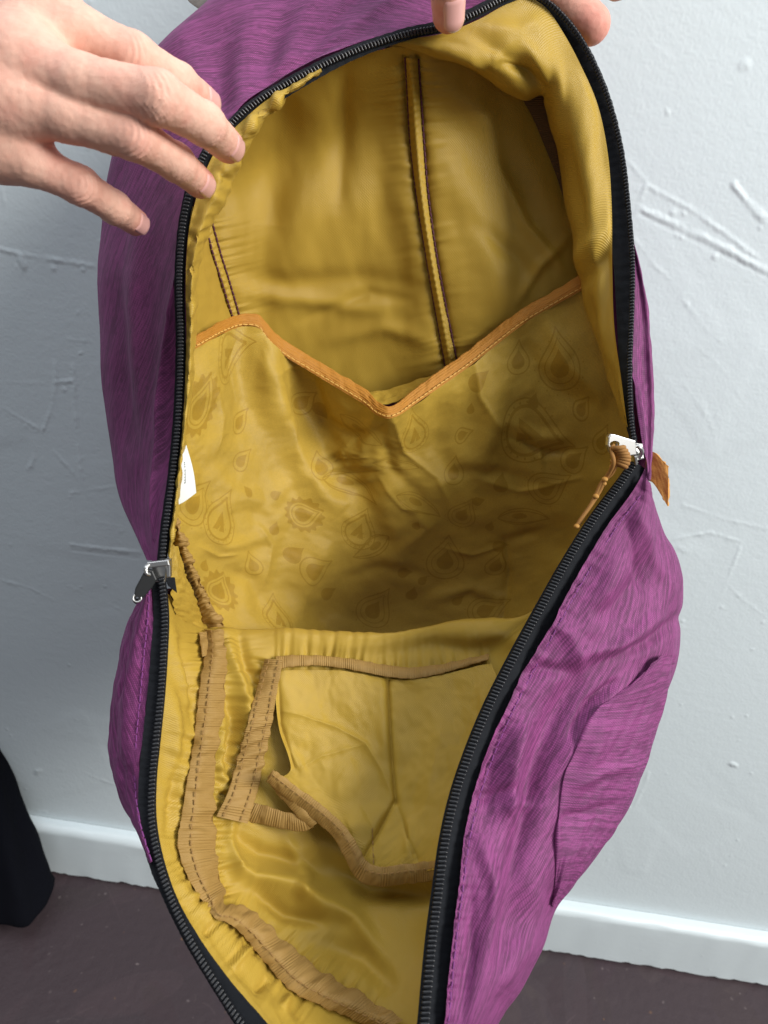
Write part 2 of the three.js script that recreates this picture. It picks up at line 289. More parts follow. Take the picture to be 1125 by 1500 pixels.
  { const p = wg.attributes.position, u = wg.attributes.uv; for (let k = 0; k < p.count; k++) u.setXY(k, (p.getX(k) - x0) / cw, (p.getY(k) - y0) / cw); }
  mesh('wall', wg, wallMat, null, { kind: 'structure', label: 'pale blue-white plastered wall with trowel marks behind the backpack' });
  // skirting board: rounded top, ragged painted foot
  const nS = 420, prof = [], BH = 0.088, BT = 0.017;
  prof.push([0, BH]); for (let k = 0; k <= 6; k++) { const a = k / 6 * Math.PI / 2; prof.push([BT - 0.011 + 0.011 * Math.sin(a), BH - 0.011 + 0.011 * Math.cos(a)]); } prof.push([BT, 0.06], [BT, 0.02], [BT, 0.004]);
  const bp = [], bu = [], bi = [], m = prof.length, xa = -1.1, xb = 1.1;
  for (let i = 0; i <= nS; i++) { const x = lerp(xa, xb, i / nS), rag = Math.max(0, fbm2(x * 60, 3, 3)) * 0.006; for (let j = 0; j < m; j++) { const [z, y] = prof[j], low = j === m - 1 ? rag : 0; bp.push(x, y + low + fbm2(x * 9, y * 30, 2) * 0.0008, WALL_Z + 0.0005 + z + (j ? fbm2(x * 14 + 3, y * 40, 2) * 0.0009 : 0)); bu.push(x - x0, y * 1.5 + z); } }
  for (let i = 0; i < nS; i++) for (let j = 0; j < m - 1; j++) { const a = i * m + j; bi.push(a, a + 1, a + m, a + m, a + 1, a + m + 1); }
  const bg = new THREE.BufferGeometry(); bg.setAttribute('position', new THREE.Float32BufferAttribute(bp, 3)); bg.setAttribute('uv', new THREE.Float32BufferAttribute(bu.map((v) => v / cw), 2)); bg.setIndex(bi); bg.computeVertexNormals();
  mesh('skirting_board', bg, phys({ color: C(0.69, 0.775, 0.81), roughness: 0.4, bumpMap: bump, bumpScale: 0.0012 }), null, { kind: 'structure', label: 'pale painted skirting board along the foot of the plastered wall' });
}
{ // brown painted floor with scuffs
  const S = 1024, cv = document.createElement('canvas'); cv.width = cv.height = S; const g = cv.getContext('2d'), rr = rng(91);
  g.fillStyle = 'rgb(67,57,61)'; g.fillRect(0, 0, S, S);
  for (let i = 0; i < 260; i++) { g.fillStyle = `rgba(${rr() > 0.5 ? '120,104,104' : '58,48,52'},${0.02 + rr() * 0.06})`; g.beginPath(); g.ellipse(rr() * S, rr() * S, 10 + rr() * 90, 6 + rr() * 40, rr() * 3, 0, 7); g.fill(); }
  for (let i = 0; i < 200; i++) { g.strokeStyle = `rgba(170,155,150,${0.03 + rr() * 0.10})`; g.lineWidth = 0.6 + rr() * 1.2; const x = rr() * S, y = rr() * S, a = rr() * 6.3, l = 8 + rr() * 70; g.beginPath(); g.moveTo(x, y); g.quadraticCurveTo(x + Math.cos(a) * l * 0.5, y + Math.sin(a) * l * 0.5 + 6, x + Math.cos(a) * l, y + Math.sin(a) * l); g.stroke(); }
  for (let i = 0; i < 420; i++) { g.fillStyle = rr() < 0.2 ? `rgba(170,120,70,${0.15 + rr() * 0.4})` : `rgba(190,180,175,${0.08 + rr() * 0.3})`; g.beginPath(); g.ellipse(rr() * S, rr() * S, 0.6 + rr() * 2.2, 0.6 + rr() * 1.4, rr() * 3, 0, 7); g.fill(); }
  g.strokeStyle = 'rgba(150,132,130,0.35)'; g.lineWidth = 2; for (const x of []) { g.beginPath(); g.moveTo(x, 0); g.lineTo(x + 14, S); g.stroke(); }
  const map = new THREE.CanvasTexture(cv); map.colorSpace = THREE.SRGBColorSpace; map.wrapS = map.wrapT = THREE.RepeatWrapping;
  const bump = dataTex(512, 512, (x, y) => { const v = 128 + (tA(x / 8, y / 8) - 0.5) * 120 + (tC(x / 2, y / 2) - 0.5) * 50; return [v, v, v]; });
  const fg = new THREE.BoxGeometry(3.2, 0.08, 2.4); fg.translate(0, -0.04, WALL_Z + 1.15);
  { const p = fg.attributes.position, u = fg.attributes.uv; for (let k = 0; k < p.count; k++) u.setXY(k, p.getX(k), p.getZ(k)); }
  map.repeat.set(1 / 0.9, 1 / 0.9); map.rotation = 0.2;
  mesh('floor', fg, phys({ map, roughness: 0.5, specularIntensity: 0.5, bumpMap: rep(bump, 0.5, 0.5), bumpScale: 0.0012 }), null, { kind: 'structure', label: 'dark brown painted floor with scuffs' });
}

// ================================================================ THE BACKPACK
const bag = thing('backpack', 'purple melange backpack unzipped wide open, showing its gold lining, held up by two hands', 'backpack', P(560, 900, 0.47));

// ---- lines of the opening (zip lines)
const ZU_L = [[237, 828, .335], [243, 770, .337], [254, 690, .34], [262, 600, .342], [265, 500, .345], [263, 410, .348], [268, 330, .348], [281, 270, .348], [302, 224, .349], [334, 186, .351], [374, 151, .354], [440, 112, .357], [520, 75, .36], [600, 49, .362], [645, 40, .363], [697, 19, .365], [735, -1, .367], [765, -14, .369]];
const ZU_R = [[765, -14, .369], [800, 2, .372], [835, 36, .376], [864, 82, .380], [891, 146, .384], [910, 220, .388], [920, 300, .391], [926, 380, .392], [925, 460, .392], [922, 540, .39], [924, 610, .386], [930, 658, .382]];
const ZL_L = [[236, 846, .333], [241, 900, .332], [239, 960, .33], [235, 1020, .328], [229, 1080, .325], [223, 1140, .322], [222, 1200, .318], [232, 1260, .312], [252, 1320, .306], [280, 1380, .300], [315, 1440, .294], [350, 1495, .289], [390, 1545, .285], [450, 1590, .282]];
const ZL_R = [[930, 676, .379], [910, 705, .375], [868, 762, .369], [828, 826, .362], [790, 894, .355], [753, 962, .347], [718, 1030, .340], [690, 1096, .332], [667, 1164, .325], [652, 1232, .316], [643, 1300, .308], [634, 1370, .300], [627, 1440, .292], [621, 1510, .285], [612, 1580, .280]];

// ---- gold inside of the back
const seamA = [[592, 84], [595, 130], [599, 200], [608, 281], [623, 377], [643, 492], [654, 552]], seamB = [[612, 86], [615, 130], [619, 190], [626, 281], [640, 382], [661, 492], [672, 545]];
const seamL1 = [[300, 330], [312, 375], [326, 420], [343, 475]], seamL2 = [[309, 322], [322, 370], [336, 415], [352, 470]];
const back = sheet([
  [[290, 262, .40], [345, 186, .380], [430, 122, .370], [520, 82, .370], [600, 60, .374], [690, 66, .395], [790, 120, .42], [880, 200, .43]],
  [[284, 340, .405], [360, 268, .424], [450, 215, .426], [530, 190, .424], [610, 175, .414], [700, 180, .420], [790, 210, .432], [885, 280, .440]],
  [[285, 420, .415], [370, 360, .440], [460, 330, .440], [550, 310, .438], [625, 300, .428], [720, 300, .432], [800, 315, .440], [890, 370, .448]],
  [[290, 520, .43], [380, 460, .460], [480, 450, .462], [570, 445, .460], [650, 445, .450], [740, 430, .450], [815, 430, .452], [895, 470, .462]],
  [[300, 640, .45], [390, 600, .488], [490, 590, .49], [590, 590, .49], [670, 590, .482], [750, 575, .485], [830, 560, .482], [900, 590, .475]],
], {
  nu: 260, nv: 260, fn: pucker([seamA, seamB, seamL1, seamL2], 0.9, 20, 22), noise: [[2.2, 70, 120, 3.3], [0.45, 24, 44, 8.1]],
  folds: [
    [seamA, 9, -5, 'c+'], [seamB, 9, -5, 'c+'], [[[602, 90], [610, 200], [632, 380], [665, 540]], 9, 2.5, 'g+'],
    [seamL1, 8, -4, 'c+'], [seamL2, 8, -4, 'c+'], [[[304, 330], [330, 415], [348, 470]], 7, 1.5, 'g+'],
    [[[480, 100], [462, 200], [440, 320], [420, 440]], 30, 4], [[[545, 90], [540, 200], [530, 330]], 26, 2.5], [[[420, 140], [400, 250], [395, 330]], 22, -3.5], [[[505, 110], [500, 220], [495, 300]], 14, -3],
    [[[345, 400], [420, 415], [520, 408], [620, 420]], 16, -3], [[[360, 430], [450, 440], [560, 455]], 12, 3], [[[440, 470], [540, 430], [600, 440]], 9, -2.4], [[[480, 500], [560, 478], [640, 500]], 12, 2.6],
    [[[660, 230], [690, 300], [720, 400], [700, 480]], 26, 4], [[[740, 200], [770, 280], [790, 340]], 18, -3.5], [[[735, 250], [770, 330], [825, 395]], 9, 3], [[[700, 330], [760, 380], [800, 430]], 14, -3], [[[830, 350], [790, 390], [760, 440]], 8, 2.5],
    [[[640, 120], [700, 160], [760, 230]], 22, 3],
  ],
});
const backPanel = mesh('back_lining', back.geo, M.lining, bag, { label: 'gold twill lining of the padded back' });
// raised piping between the two seams, and dark stitching in the seams
function pipe(a, b, lift, name) {
  const mid = a.map((p, i) => [(p[0] + b[i][0]) / 2, (p[1] + b[i][1]) / 2]);
  const A = on(back, a, 0.5), B = on(back, b, 0.5), Mi = on(back, mid, lift);
  const s = sheet([A, Mi, B], { nu: 200, nv: 14, fn: (u, v, mx) => 0.0003 * Math.sin(mx / 0.0042 * 6.283) * Math.sin(v * Math.PI) });
  mesh(name, s.geo, M.lining, bag);
  mesh('seam_stitching', stitches(A.map(([x, y, d]) => [x + 1, y, d - 0.0006]), 0.0034, 0.0022, 0.00058), M.threadPurple, backPanel, { kind: 'stuff' });
  mesh('seam_stitching', stitches(B.map(([x, y, d]) => [x + 1, y, d - 0.0006]), 0.0034, 0.0022, 0.00058), M.threadPurple, backPanel, { kind: 'stuff' });
}
pipe(seamA, seamB, 1.2, 'piping'); pipe(seamL1, seamL2, 1.1, 'piping');

// ---- right and top side of the lining, folded over inwards
const inR = [[566, 66, .369], [620, 76, .378], [670, 93, .388], [706, 112, .394], [745, 136, .402], [772, 147, .406], [797, 138, .404], [808, 158, .412], [816, 220, .42], [827, 290, .424], [838, 360, .426], [845, 405, .428], [855, 452, .43], [873, 505, .428], [893, 560, .42], [914, 620, .408]];
const outR = [[560, 64, .364], [606, 56, .3645], [648, 49, .365], [700, 29, .367], [738, 8, .369], [768, -5, .371], [798, 10, .374], [824, 46, .377], [850, 94, .381], [875, 152, .385], [890, 222, .389], [896, 300, .392], [897, 400, .393], [900, 480, .392], [910, 555, .388], [919, 626, .384]];
const midR = inR.map((p, i) => { const o = outR[i], w = Math.hypot(o[0] - p[0], o[1] - p[1]); return [lerp(o[0], p[0], .55), lerp(o[1], p[1], .55), lerp(o[2], p[2], .5) - Math.min(.014, w * .00013)]; });
const q1R = inR.map((p, i) => { const o = outR[i], w = Math.hypot(o[0] - p[0], o[1] - p[1]); return [lerp(o[0], p[0], .88), lerp(o[1], p[1], .88), lerp(o[2], p[2], .8) - Math.min(.010, w * .0001)]; });
const backR = inR.map((p, i) => [lerp(p[0], outR[i][0], .12), lerp(p[1], outR[i][1], .12), p[2] + .022]);
const back2R = inR.map((p, i) => [lerp(p[0], outR[i][0], .25), lerp(p[1], outR[i][1], .25), p[2] + .045]);
const sideR = sheet([outR, midR, q1R, inR, backR, back2R], {
  nu: 320, nv: 110, pin: 2, noise: [[1.2, 50, 40, 1.7]],
  folds: [
    [[[600, 64], [660, 78], [720, 92], [752, 60]], 9, 2.0], [[[690, 50], [730, 72], [770, 100], [800, 130]], 13, -3.2], [[[765, 60], [790, 100], [806, 140], [812, 200]], 12, 3.4], [[[735, 95], [765, 105], [800, 128]], 7, -3],
    [[[655, 70], [690, 82], [712, 104]], 7, 2.2], [[[845, 110], [858, 200], [864, 300]], 16, 2.5], [[[830, 210], [848, 300], [858, 380]], 12, -2.2], [[[895, 330], [866, 355], [842, 385]], 11, 2.6], [[[893, 370], [868, 395], [848, 420]], 12, -3.5],
    [[[880, 400], [884, 480], [900, 570]], 9, 2], [[[862, 430], [870, 480], [885, 540]], 7, -2], [[[790, 30], [760, 45], [720, 40]], 12, 2],
  ],
});
mesh('side_lining', sideR.geo, M.lining, bag, { label: 'gold side lining folded over beside the right zip' });
// brown binding that shows in the gap below the fold
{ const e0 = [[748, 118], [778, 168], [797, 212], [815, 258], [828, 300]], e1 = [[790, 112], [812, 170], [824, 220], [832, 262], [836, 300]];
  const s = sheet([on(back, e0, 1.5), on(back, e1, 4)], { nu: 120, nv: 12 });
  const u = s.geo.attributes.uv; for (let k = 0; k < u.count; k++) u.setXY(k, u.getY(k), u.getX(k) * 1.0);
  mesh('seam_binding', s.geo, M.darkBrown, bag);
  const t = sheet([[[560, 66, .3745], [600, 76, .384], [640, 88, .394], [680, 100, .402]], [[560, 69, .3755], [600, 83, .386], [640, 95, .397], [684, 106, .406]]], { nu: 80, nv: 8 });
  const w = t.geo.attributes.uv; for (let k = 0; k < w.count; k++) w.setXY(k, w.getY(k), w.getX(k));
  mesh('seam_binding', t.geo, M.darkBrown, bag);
}
// ---- left side of the lining: a soft roll along the zip
{
  const out = [[470, 100, .360], [430, 123, .358], [390, 147, .357], [356, 176, .355], [324, 208, .352], [304, 244, .351], [289, 285, .350], [278, 330, .350], [273, 380, .350], [272, 430, .349], [273, 480, .348], [272, 540, .346], [268, 620, .344], [261, 690, .342], [253, 760, .340], [246, 815, .338]];
  const inn = [[472, 105, .366], [440, 128, .366], [414, 153, .366], [386, 180, .366], [372, 204, .366], [352, 238, .366], [338, 278, .367], [314, 326, .369], [296, 372, .372], [290, 420, .374], [288, 470, .374], [284, 540, .370], [274, 620, .362], [266, 690, .356], [257, 765, .348], [250, 820, .344]];
  const mid = inn.map((p, i) => [lerp(out[i][0], p[0], .6), lerp(out[i][1], p[1], .6), out[i][2] - .002]);
  const b = inn.map((p, i) => [lerp(p[0], out[i][0], .3), lerp(p[1], out[i][1], .3), p[2] + .014]), b2 = inn.map((p, i) => [lerp(p[0], out[i][0], .3) + 6, lerp(p[1], out[i][1], .3) + 4, p[2] + .035]);
  for (const q of [...out, ...mid, ...inn]) q[2] -= .003;
  const s = sheet([out, mid, inn, b, b2], { nu: 300, nv: 70, pin: 2, noise: [[1.3, 14, 30, 9.1]], folds: [
    [[[410, 135], [400, 160]], 7, 2.2], [[[395, 150], [380, 176]], 5, -2.4], [[[372, 168], [366, 196]], 7, 2], [[[352, 190], [356, 222]], 6, -2.4], [[[338, 215], [345, 250]], 7, 2.4], [[[320, 250], [340, 268]], 5, -2.2], [[[300, 275], [328, 300]], 8, 1.6],
    [[[278, 352], [292, 345], [308, 336]], 5, -2.8], [[[276, 400], [290, 392]], 6, -1.6], [[[274, 450], [288, 445]], 6, 1.4], [[[425, 124], [418, 146]], 4, -1.6]] });
  mesh('side_lining', s.geo, M.lining, bag, { label: 'gold lining rolled over along the left zip' });
  // the flat strip between the roll and the left piping
  const gl = [[276, 300, .372], [277, 350, .372], [278, 400, .372], [280, 450, .372], [282, 500, .374]], gr = on(back, [[296, 310], [306, 352], [320, 400], [335, 448], [350, 500]], -2.5);
  const g = sheet([gl, gl.map((p, i) => [lerp(p[0], gr[i][0], .5), lerp(p[1], gr[i][1], .5), lerp(p[2], gr[i][2], .5) - .002]), gr], { nu: 90, nv: 40, noise: [[0.8, 20, 40, 4]] });
  mesh('side_lining', g.geo, M.lining, bag, { label: 'narrow gold strip beside the left piping' });
}

// ---- the sleeve pocket with the paisley print
const trimTop = [[270, 506, .366], [300, 486, .378], [330, 470, .396], [356, 462, .408], [380, 464, .412], [394, 480, .418], [415, 500, .427], [450, 521, .434], [500, 551, .436], [536, 573, .434], [553, 590, .429], [567, 597, .425], [582, 593, .428], [600, 578, .434], [640, 548, .440], [680, 520, .446], [715, 492, .450], [760, 458, .446], [805, 432, .442], [838, 412, .438], [860, 398, .434]];
const trimBot = [[268, 520, .365], [300, 502, .377], [330, 486, .395], [356, 478, .407], [378, 481, .411], [392, 499, .416], [414, 519, .425], [450, 541, .432], [500, 571, .434], [534, 592, .432], [551, 606, .427], [568, 612, .423], [585, 607, .426], [604, 594, .432], [643, 567, .438], [683, 539, .444], [719, 511, .448], [764, 476, .444], [808, 449, .440], [842, 430, .436], [864, 417, .432]];
const pocketFolds = [
  [[[470, 690], [500, 672], [540, 668]], 5, 1.8, 'c'], [[[480, 702], [520, 700], [560, 690]], 5, -1.8, 'c'], [[[520, 640], [500, 660], [508, 690]], 5, 1.6, 'c'], [[[575, 612], [590, 660], [640, 700], [660, 740]], 7, 2.2, 'c'], [[[555, 700], [590, 740], [610, 745]], 6, 2, 'c'],
  [[[770, 630], [790, 655], [795, 690]], 5, 1.8, 'c'], [[[745, 640], [775, 652], [830, 668]], 5, -1.6, 'c'], [[[700, 700], [760, 720], [850, 700]], 8, 2, 'c'], [[[690, 520], [700, 580], [735, 630]], 8, 2.4, 'c'], [[[640, 800], [690, 812], [735, 800]], 6, 1.6, 'c'],
  [[[310, 560], [322, 610], [318, 660]], 7, 1.8, 'c'], [[[345, 500], [335, 540], [345, 590]], 6, -1.4, 'c'], [[[380, 770], [400, 800], [390, 860]], 7, 1.8, 'c'], [[[290, 800], [320, 815], [345, 812]], 5, 1.8, 'c'],
  [[[300, 500], [315, 560], [330, 640]], 26, 3], [[[384, 486], [396, 560], [430, 640], [470, 705], [505, 745]], 28, 13], [[[430, 540], [440, 600], [470, 670], [520, 720]], 30, -13], [[[350, 490], [352, 560], [340, 640]], 16, -2.6],
  [[[545, 615], [530, 660], [470, 668], [450, 640]], 10, 3], [[[455, 560], [470, 620], [520, 640], [560, 630]], 8, -3], [[[460, 690], [520, 685], [570, 665]], 7, 2.4], [[[480, 720], [540, 715], [590, 690]], 9, -2.6],
  [[[590, 680], [560, 730], [590, 790], [560, 850]], 24, 4.5], [[[600, 740], [625, 770], [585, 800]], 9, 2.6], [[[560, 640], [575, 690], [620, 730]], 10, -3], [[[440, 750], [420, 830], [380, 900]], 20, -4], [[[480, 790], [450, 860], [430, 920]], 14, 3],
  [[[700, 540], [720, 620], [700, 690]], 20, 4], [[[760, 500], [800, 560], [850, 590]], 16, -4], [[[800, 470], [830, 530], [880, 580]], 12, 3], [[[655, 590], [640, 660], [690, 720]], 16, -3], [[[750, 620], [790, 640], [830, 640]], 9, 2.5], [[[770, 650], [800, 665], [840, 660]], 6, -2.4],
  [[[740, 790], [745, 840], [735, 920]], 8, -4, 'c'], [[[745, 790], [790, 780]], 8, -2.4], [[[300, 780], [330, 800], [380, 790]], 9, 2.6], [[[330, 830], [370, 850], [390, 900]], 10, -2.6], [[[270, 640], [300, 690], [320, 760]], 14, -2.2], [[[340, 720], [390, 740], [420, 700]], 14, 2.4],
  [[[500, 850], [560, 830], [640, 850]], 10, -2.4], [[[620, 700], [700, 690], [780, 700]], 10, -2.2], [[[620, 880], [690, 860], [740, 880]], 9, 2.5],
];
const pocketRows = [trimBot,
  [[268, 590, .362], [310, 590, .390], [360, 585, .420], [400, 590, .432], [440, 600, .452], [500, 640, .455], [560, 660, .452], [620, 650, .46], [690, 610, .460], [760, 570, .456], [820, 545, .450], [870, 520, .442], [900, 505, .436]],
  [[250, 690, .357], [310, 690, .395], [370, 690, .43], [430, 690, .458], [500, 700, .47], [570, 715, .472], [640, 715, .478], [710, 700, .484], [790, 680, .482], [860, 665, .470], [925, 650, .448]],
  [[241, 790, .360], [310, 800, .405], [370, 800, .44], [440, 800, .466], [520, 805, .495], [600, 810, .512], [680, 810, .522], [760, 800, .52], [840, 790, .50], [920, 770, .45]],
  [[262, 880, .378], [330, 890, .425], [400, 895, .46], [470, 900, .505], [550, 905, .53], [640, 905, .54], [720, 900, .538], [800, 890, .515], [900, 870, .455]],
  [[310, 960, .40], [360, 975, .43], [420, 980, .455], [490, 985, .50], [570, 985, .53], [650, 985, .54], [720, 980, .535], [800, 970, .51], [880, 950, .46]],
];
const pocket = sheet(pocketRows, { nu: 300, nv: 300, folds: pocketFolds, noise: [[1.8, 60, 50, 2.2], [0.4, 20, 16, 6.6]] });
{ // the printed motifs, drawn where they sit on the cloth
  const S = 2048, mm = 0.42, cv = document.createElement('canvas'); cv.width = cv.height = S; const g = cv.getContext('2d');
  let um = 0, vm = 0; for (let k = 0; k < pocket.uv.length; k += 2) { um = Math.max(um, pocket.uv[k]); vm = Math.max(vm, pocket.uv[k + 1]); }
  const base = [182, 151, 62], ink = [164, 131, 46];
  g.fillStyle = `rgb(${base})`; g.fillRect(0, 0, S, S);
  const sx = S / um, sy = S / vm, INK = `rgb(${ink})`;
  const spot = (x, y) => { const q = pocket.at(x, y).uv, a = pocket.at(x + 14, y).uv; return { x: q[0] * sx, y: S - q[1] * sy, ang: 0 }; };
  const drop = (R, curl = 0.3) => { g.beginPath(); g.moveTo(R * curl, -R * 1.75); g.bezierCurveTo(R * 0.35, -R * 1.0, R * 1.0, -R * 0.55, R * 1.0, R * 0.1); g.bezierCurveTo(R * 1.0, R * 0.7, R * 0.5, R, 0, R); g.bezierCurveTo(-R * 0.6, R, -R, R * 0.6, -R, R * 0.05); g.bezierCurveTo(-R, -R * 0.6, -R * 0.2, -R * 0.9, R * curl, -R * 1.75); };
  function motif(px, py, r, turn, kind) {
    const s = spot(px, py), R = r * 0.00049 * (sx + sy) / 2; g.save(); g.translate(s.x, s.y); g.scale(sx / ((sx + sy) / 2), -sy / ((sx + sy) / 2)); g.rotate(turn);
    g.strokeStyle = g.fillStyle = INK; g.lineJoin = 'round';
    const L = Math.max(4, R * 0.05);
    if (kind === 'big' || kind === 'tent') {
      g.lineWidth = L; drop(R); g.stroke(); g.lineWidth = L * 2.1; drop(R * 0.76); g.stroke();
      for (let k = 0; k < 20; k++) { const a = k / 20 * 6.283; const rx = Math.cos(a) * R * 0.88, ry = Math.sin(a) * R * 0.88 * (Math.sin(a) < 0 ? 1.25 : 1); g.beginPath(); g.ellipse(rx, ry, L * 0.9, L * 0.7, a, 0, 7); g.fill(); }
      g.beginPath(); g.moveTo(R * 0.12, -R * 0.62); g.lineTo(R * 0.38, R * 0.36); g.lineTo(R * 0.02, R * 0.36); g.lineTo(R * 0.10, R * 0.05); g.lineTo(-R * 0.12, R * 0.32); g.lineTo(-R * 0.42, R * 0.32); g.closePath(); g.fill();
      g.beginPath(); g.arc(R * 0.32, -R * 0.02, L * 0.6, 0, 7); g.arc(R * 0.42, R * 0.2, L * 0.6, 0, 7); g.fill();
    } else if (kind === 'frill') {
      g.beginPath(); for (let k = 0; k <= 90; k++) { const a = k / 90 * 6.283, q = R * (1.12 + 0.10 * Math.sin(a * 15)), e = Math.sin(a) < -0.5 ? 1.25 : 1; k ? g.lineTo(Math.cos(a) * q, Math.sin(a) * q * e) : g.moveTo(Math.cos(a) * q, Math.sin(a) * q * e); }
      g.fill(); g.fillStyle = g.strokeStyle = `rgb(${base})`; drop(R * 0.82, 0.1); g.fill(); g.fillStyle = g.strokeStyle = INK; g.lineWidth = L * 1.4; drop(R * 0.66, 0.1); g.stroke(); drop(R * 0.46, 0.1); g.fill();
    } else if (kind === 'ring') { g.lineWidth = L * 1.4; drop(R, 0.2); g.stroke(); g.lineWidth = L; drop(R * 0.72, 0.2); g.stroke(); drop(R * 0.45, 0.2); g.fill(); for (let k = 0; k < 14; k++) { const a = k / 14 * 6.283; g.beginPath(); g.arc(Math.cos(a) * R * 1.2, Math.sin(a) * R * 1.2, L * 0.7, 0, 7); g.fill(); } }
    else if (kind === 'drop') { g.lineWidth = L * 1.6; drop(R, 0.35); g.stroke(); drop(R * 0.6, 0.35); g.fill(); }
    else if (kind === 'seed') { drop(R, 0.3); g.fill(); }
    else if (kind === 'wave') { for (const q of [1, 0.7]) { g.lineWidth = L * 1.3; g.beginPath(); g.moveTo(-R * 1.6, -R * 0.1); g.bezierCurveTo(-R * q, -R * q, R * q, -R * q * 0.9, R * 1.7, R * 0.3); g.bezierCurveTo(R * 0.6, R * 0.3, -R * 0.6, R * q, -R * 1.6, -R * 0.1); g.stroke(); } g.beginPath(); g.ellipse(-R * 0.2, -R * 0.12, R * 0.5, R * 0.22, 0.1, 0, 7); g.fill(); }
    g.restore();
  }
  motif(322, 768, 31, 0.25, 'big'); motif(283, 740, 30, 0.7, 'ring'); motif(442, 755, 22, 1.3, 'frill'); motif(372, 830, 14, -0.4, 'drop'); motif(350, 620, 13, 0.5, 'drop'); motif(352, 676, 13, 0.6, 'drop'); motif(365, 721, 7, -0.8, 'seed'); motif(403, 726, 7, 1, 'seed');
  motif(402, 776, 8, 0.2, 'seed'); motif(428, 812, 12, 0.8, 'seed'); motif(460, 838, 20, 0.9, 'drop'); motif(320, 866, 26, 0.5, 'frill'); motif(410, 908, 24, 0.1, 'big'); motif(470, 686, 17, -0.5, 'drop'); motif(510, 708, 24, 0.2, 'wave'); motif(525, 780, 26, 0.3, 'tent');
  motif(545, 800, 20, 2.4, 'wave'); motif(530, 632, 24, 0.2, 'wave'); motif(607, 640, 27, -0.15, 'tent'); motif(580, 682, 22, 0.05, 'wave'); motif(664, 693, 16, 0.02, 'drop'); motif(612, 740, 22, 0.5, 'wave'); motif(676, 757, 19, 0.6, 'ring'); motif(765, 758, 20, 0.05, 'wave'); motif(800, 716, 22, 1.2, 'ring');
  motif(772, 634, 36, 1.9, 'big'); motif(820, 538, 26, 0.2, 'ring'); motif(838, 676, 15, 0.9, 'drop'); motif(735, 713, 10, 0.4, 'seed'); motif(676, 638, 11, 1.4, 'drop'); motif(652, 824, 26, 0.1, 'ring'); motif(545, 895, 24, 0.4, 'ring'); motif(610, 770, 6, 0.4, 'seed'); motif(716, 772, 6, 0.4, 'seed'); motif(730, 800, 8, 1.5, 'seed');
  motif(725, 830, 14, 0.2, 'drop'); motif(710, 895, 22, 1.1, 'ring'); motif(590, 838, 8, 1.4, 'seed'); motif(620, 852, 6, 0.6, 'seed'); motif(603, 872, 8, 0, 'seed'); motif(670, 880, 7, 0.7, 'seed'); motif(290, 600, 30, 0.2, 'frill'); motif(335, 520, 28, 1.2, 'big'); motif(700, 735, 7, 1.4, 'seed'); motif(440, 590, 14, 0.3, 'drop');
  motif(700, 560, 14, 1.3, 'seed'); motif(760, 530, 16, 0.3, 'drop'); motif(690, 600, 6, 0.3, 'seed'); motif(300, 830, 8, 0.3, 'seed'); motif(520, 668, 5, 0.3, 'seed'); motif(850, 600, 10, 0.8, 'drop'); motif(480, 870, 10, 0.8, 'seed'); motif(470, 600, 9, 2, 'seed'); motif(780, 590, 7, 0.5, 'seed'); motif(880, 650, 12, 0.5, 'drop');
  const im = g.getImageData(0, 0, S, S), d = im.data, rough = new Uint8Array(S * S * 4);
  for (let y = 0; y < S; y++) for (let x = 0; x < S; x++) { const k = (y * S + x) * 4, n = 1 + (tC(x / 2, y / 2) - 0.5) * 0.10 + (tA(x / 90, y / 90) - 0.5) * 0.06; for (let c = 0; c < 3; c++) d[k + c] = clamp(d[k + c] * n, 0, 255); }
  g.putImageData(im, 0, 0);
  const map = new THREE.CanvasTexture(cv); map.colorSpace = THREE.SRGBColorSpace; map.repeat.set(1 / um, 1 / vm);
  // uv origin of a canvas is its foot; the motifs were placed from the top, so no flip is needed beyond that
  M.paisley = phys({ map, roughness: 0.37, specularIntensity: 0.6, sheen: 0.15, sheenColor: C(0.6, 0.45, 0.16), sheenRoughness: 0.45, bumpMap: twill, bumpScale: 0.00022 });
}
const pocketMesh = mesh('sleeve_pocket', pocket.geo, M.paisley, bag, { label: 'inner sleeve pocket of gold cloth woven with paisley drops' });
{ // the inside of the pocket's lip, seen behind the sag of its edge
  const s = sheet([trimTop.map(([x, y, d]) => [x, y + 2, d + .0012]), trimTop.map(([x, y, d]) => [x, y + 12, d + .004]), trimTop.map(([x, y, d]) => [x, y + 24, d + .010])], { nu: 120, nv: 12 });
  mesh('pocket_back', s.geo, M.lining, bag);
  const lip = sheet([[[520, 576, .452], [560, 572, .456], [600, 560, .458], [636, 548, .446]], [[536, 588, .438], [566, 592, .434], [596, 580, .438], [632, 558, .444]]], { nu: 60, nv: 20, noise: [[0.8, 14, 14, 2]] });
  mesh('pocket_back', lip.geo, M.lining, bag);
}
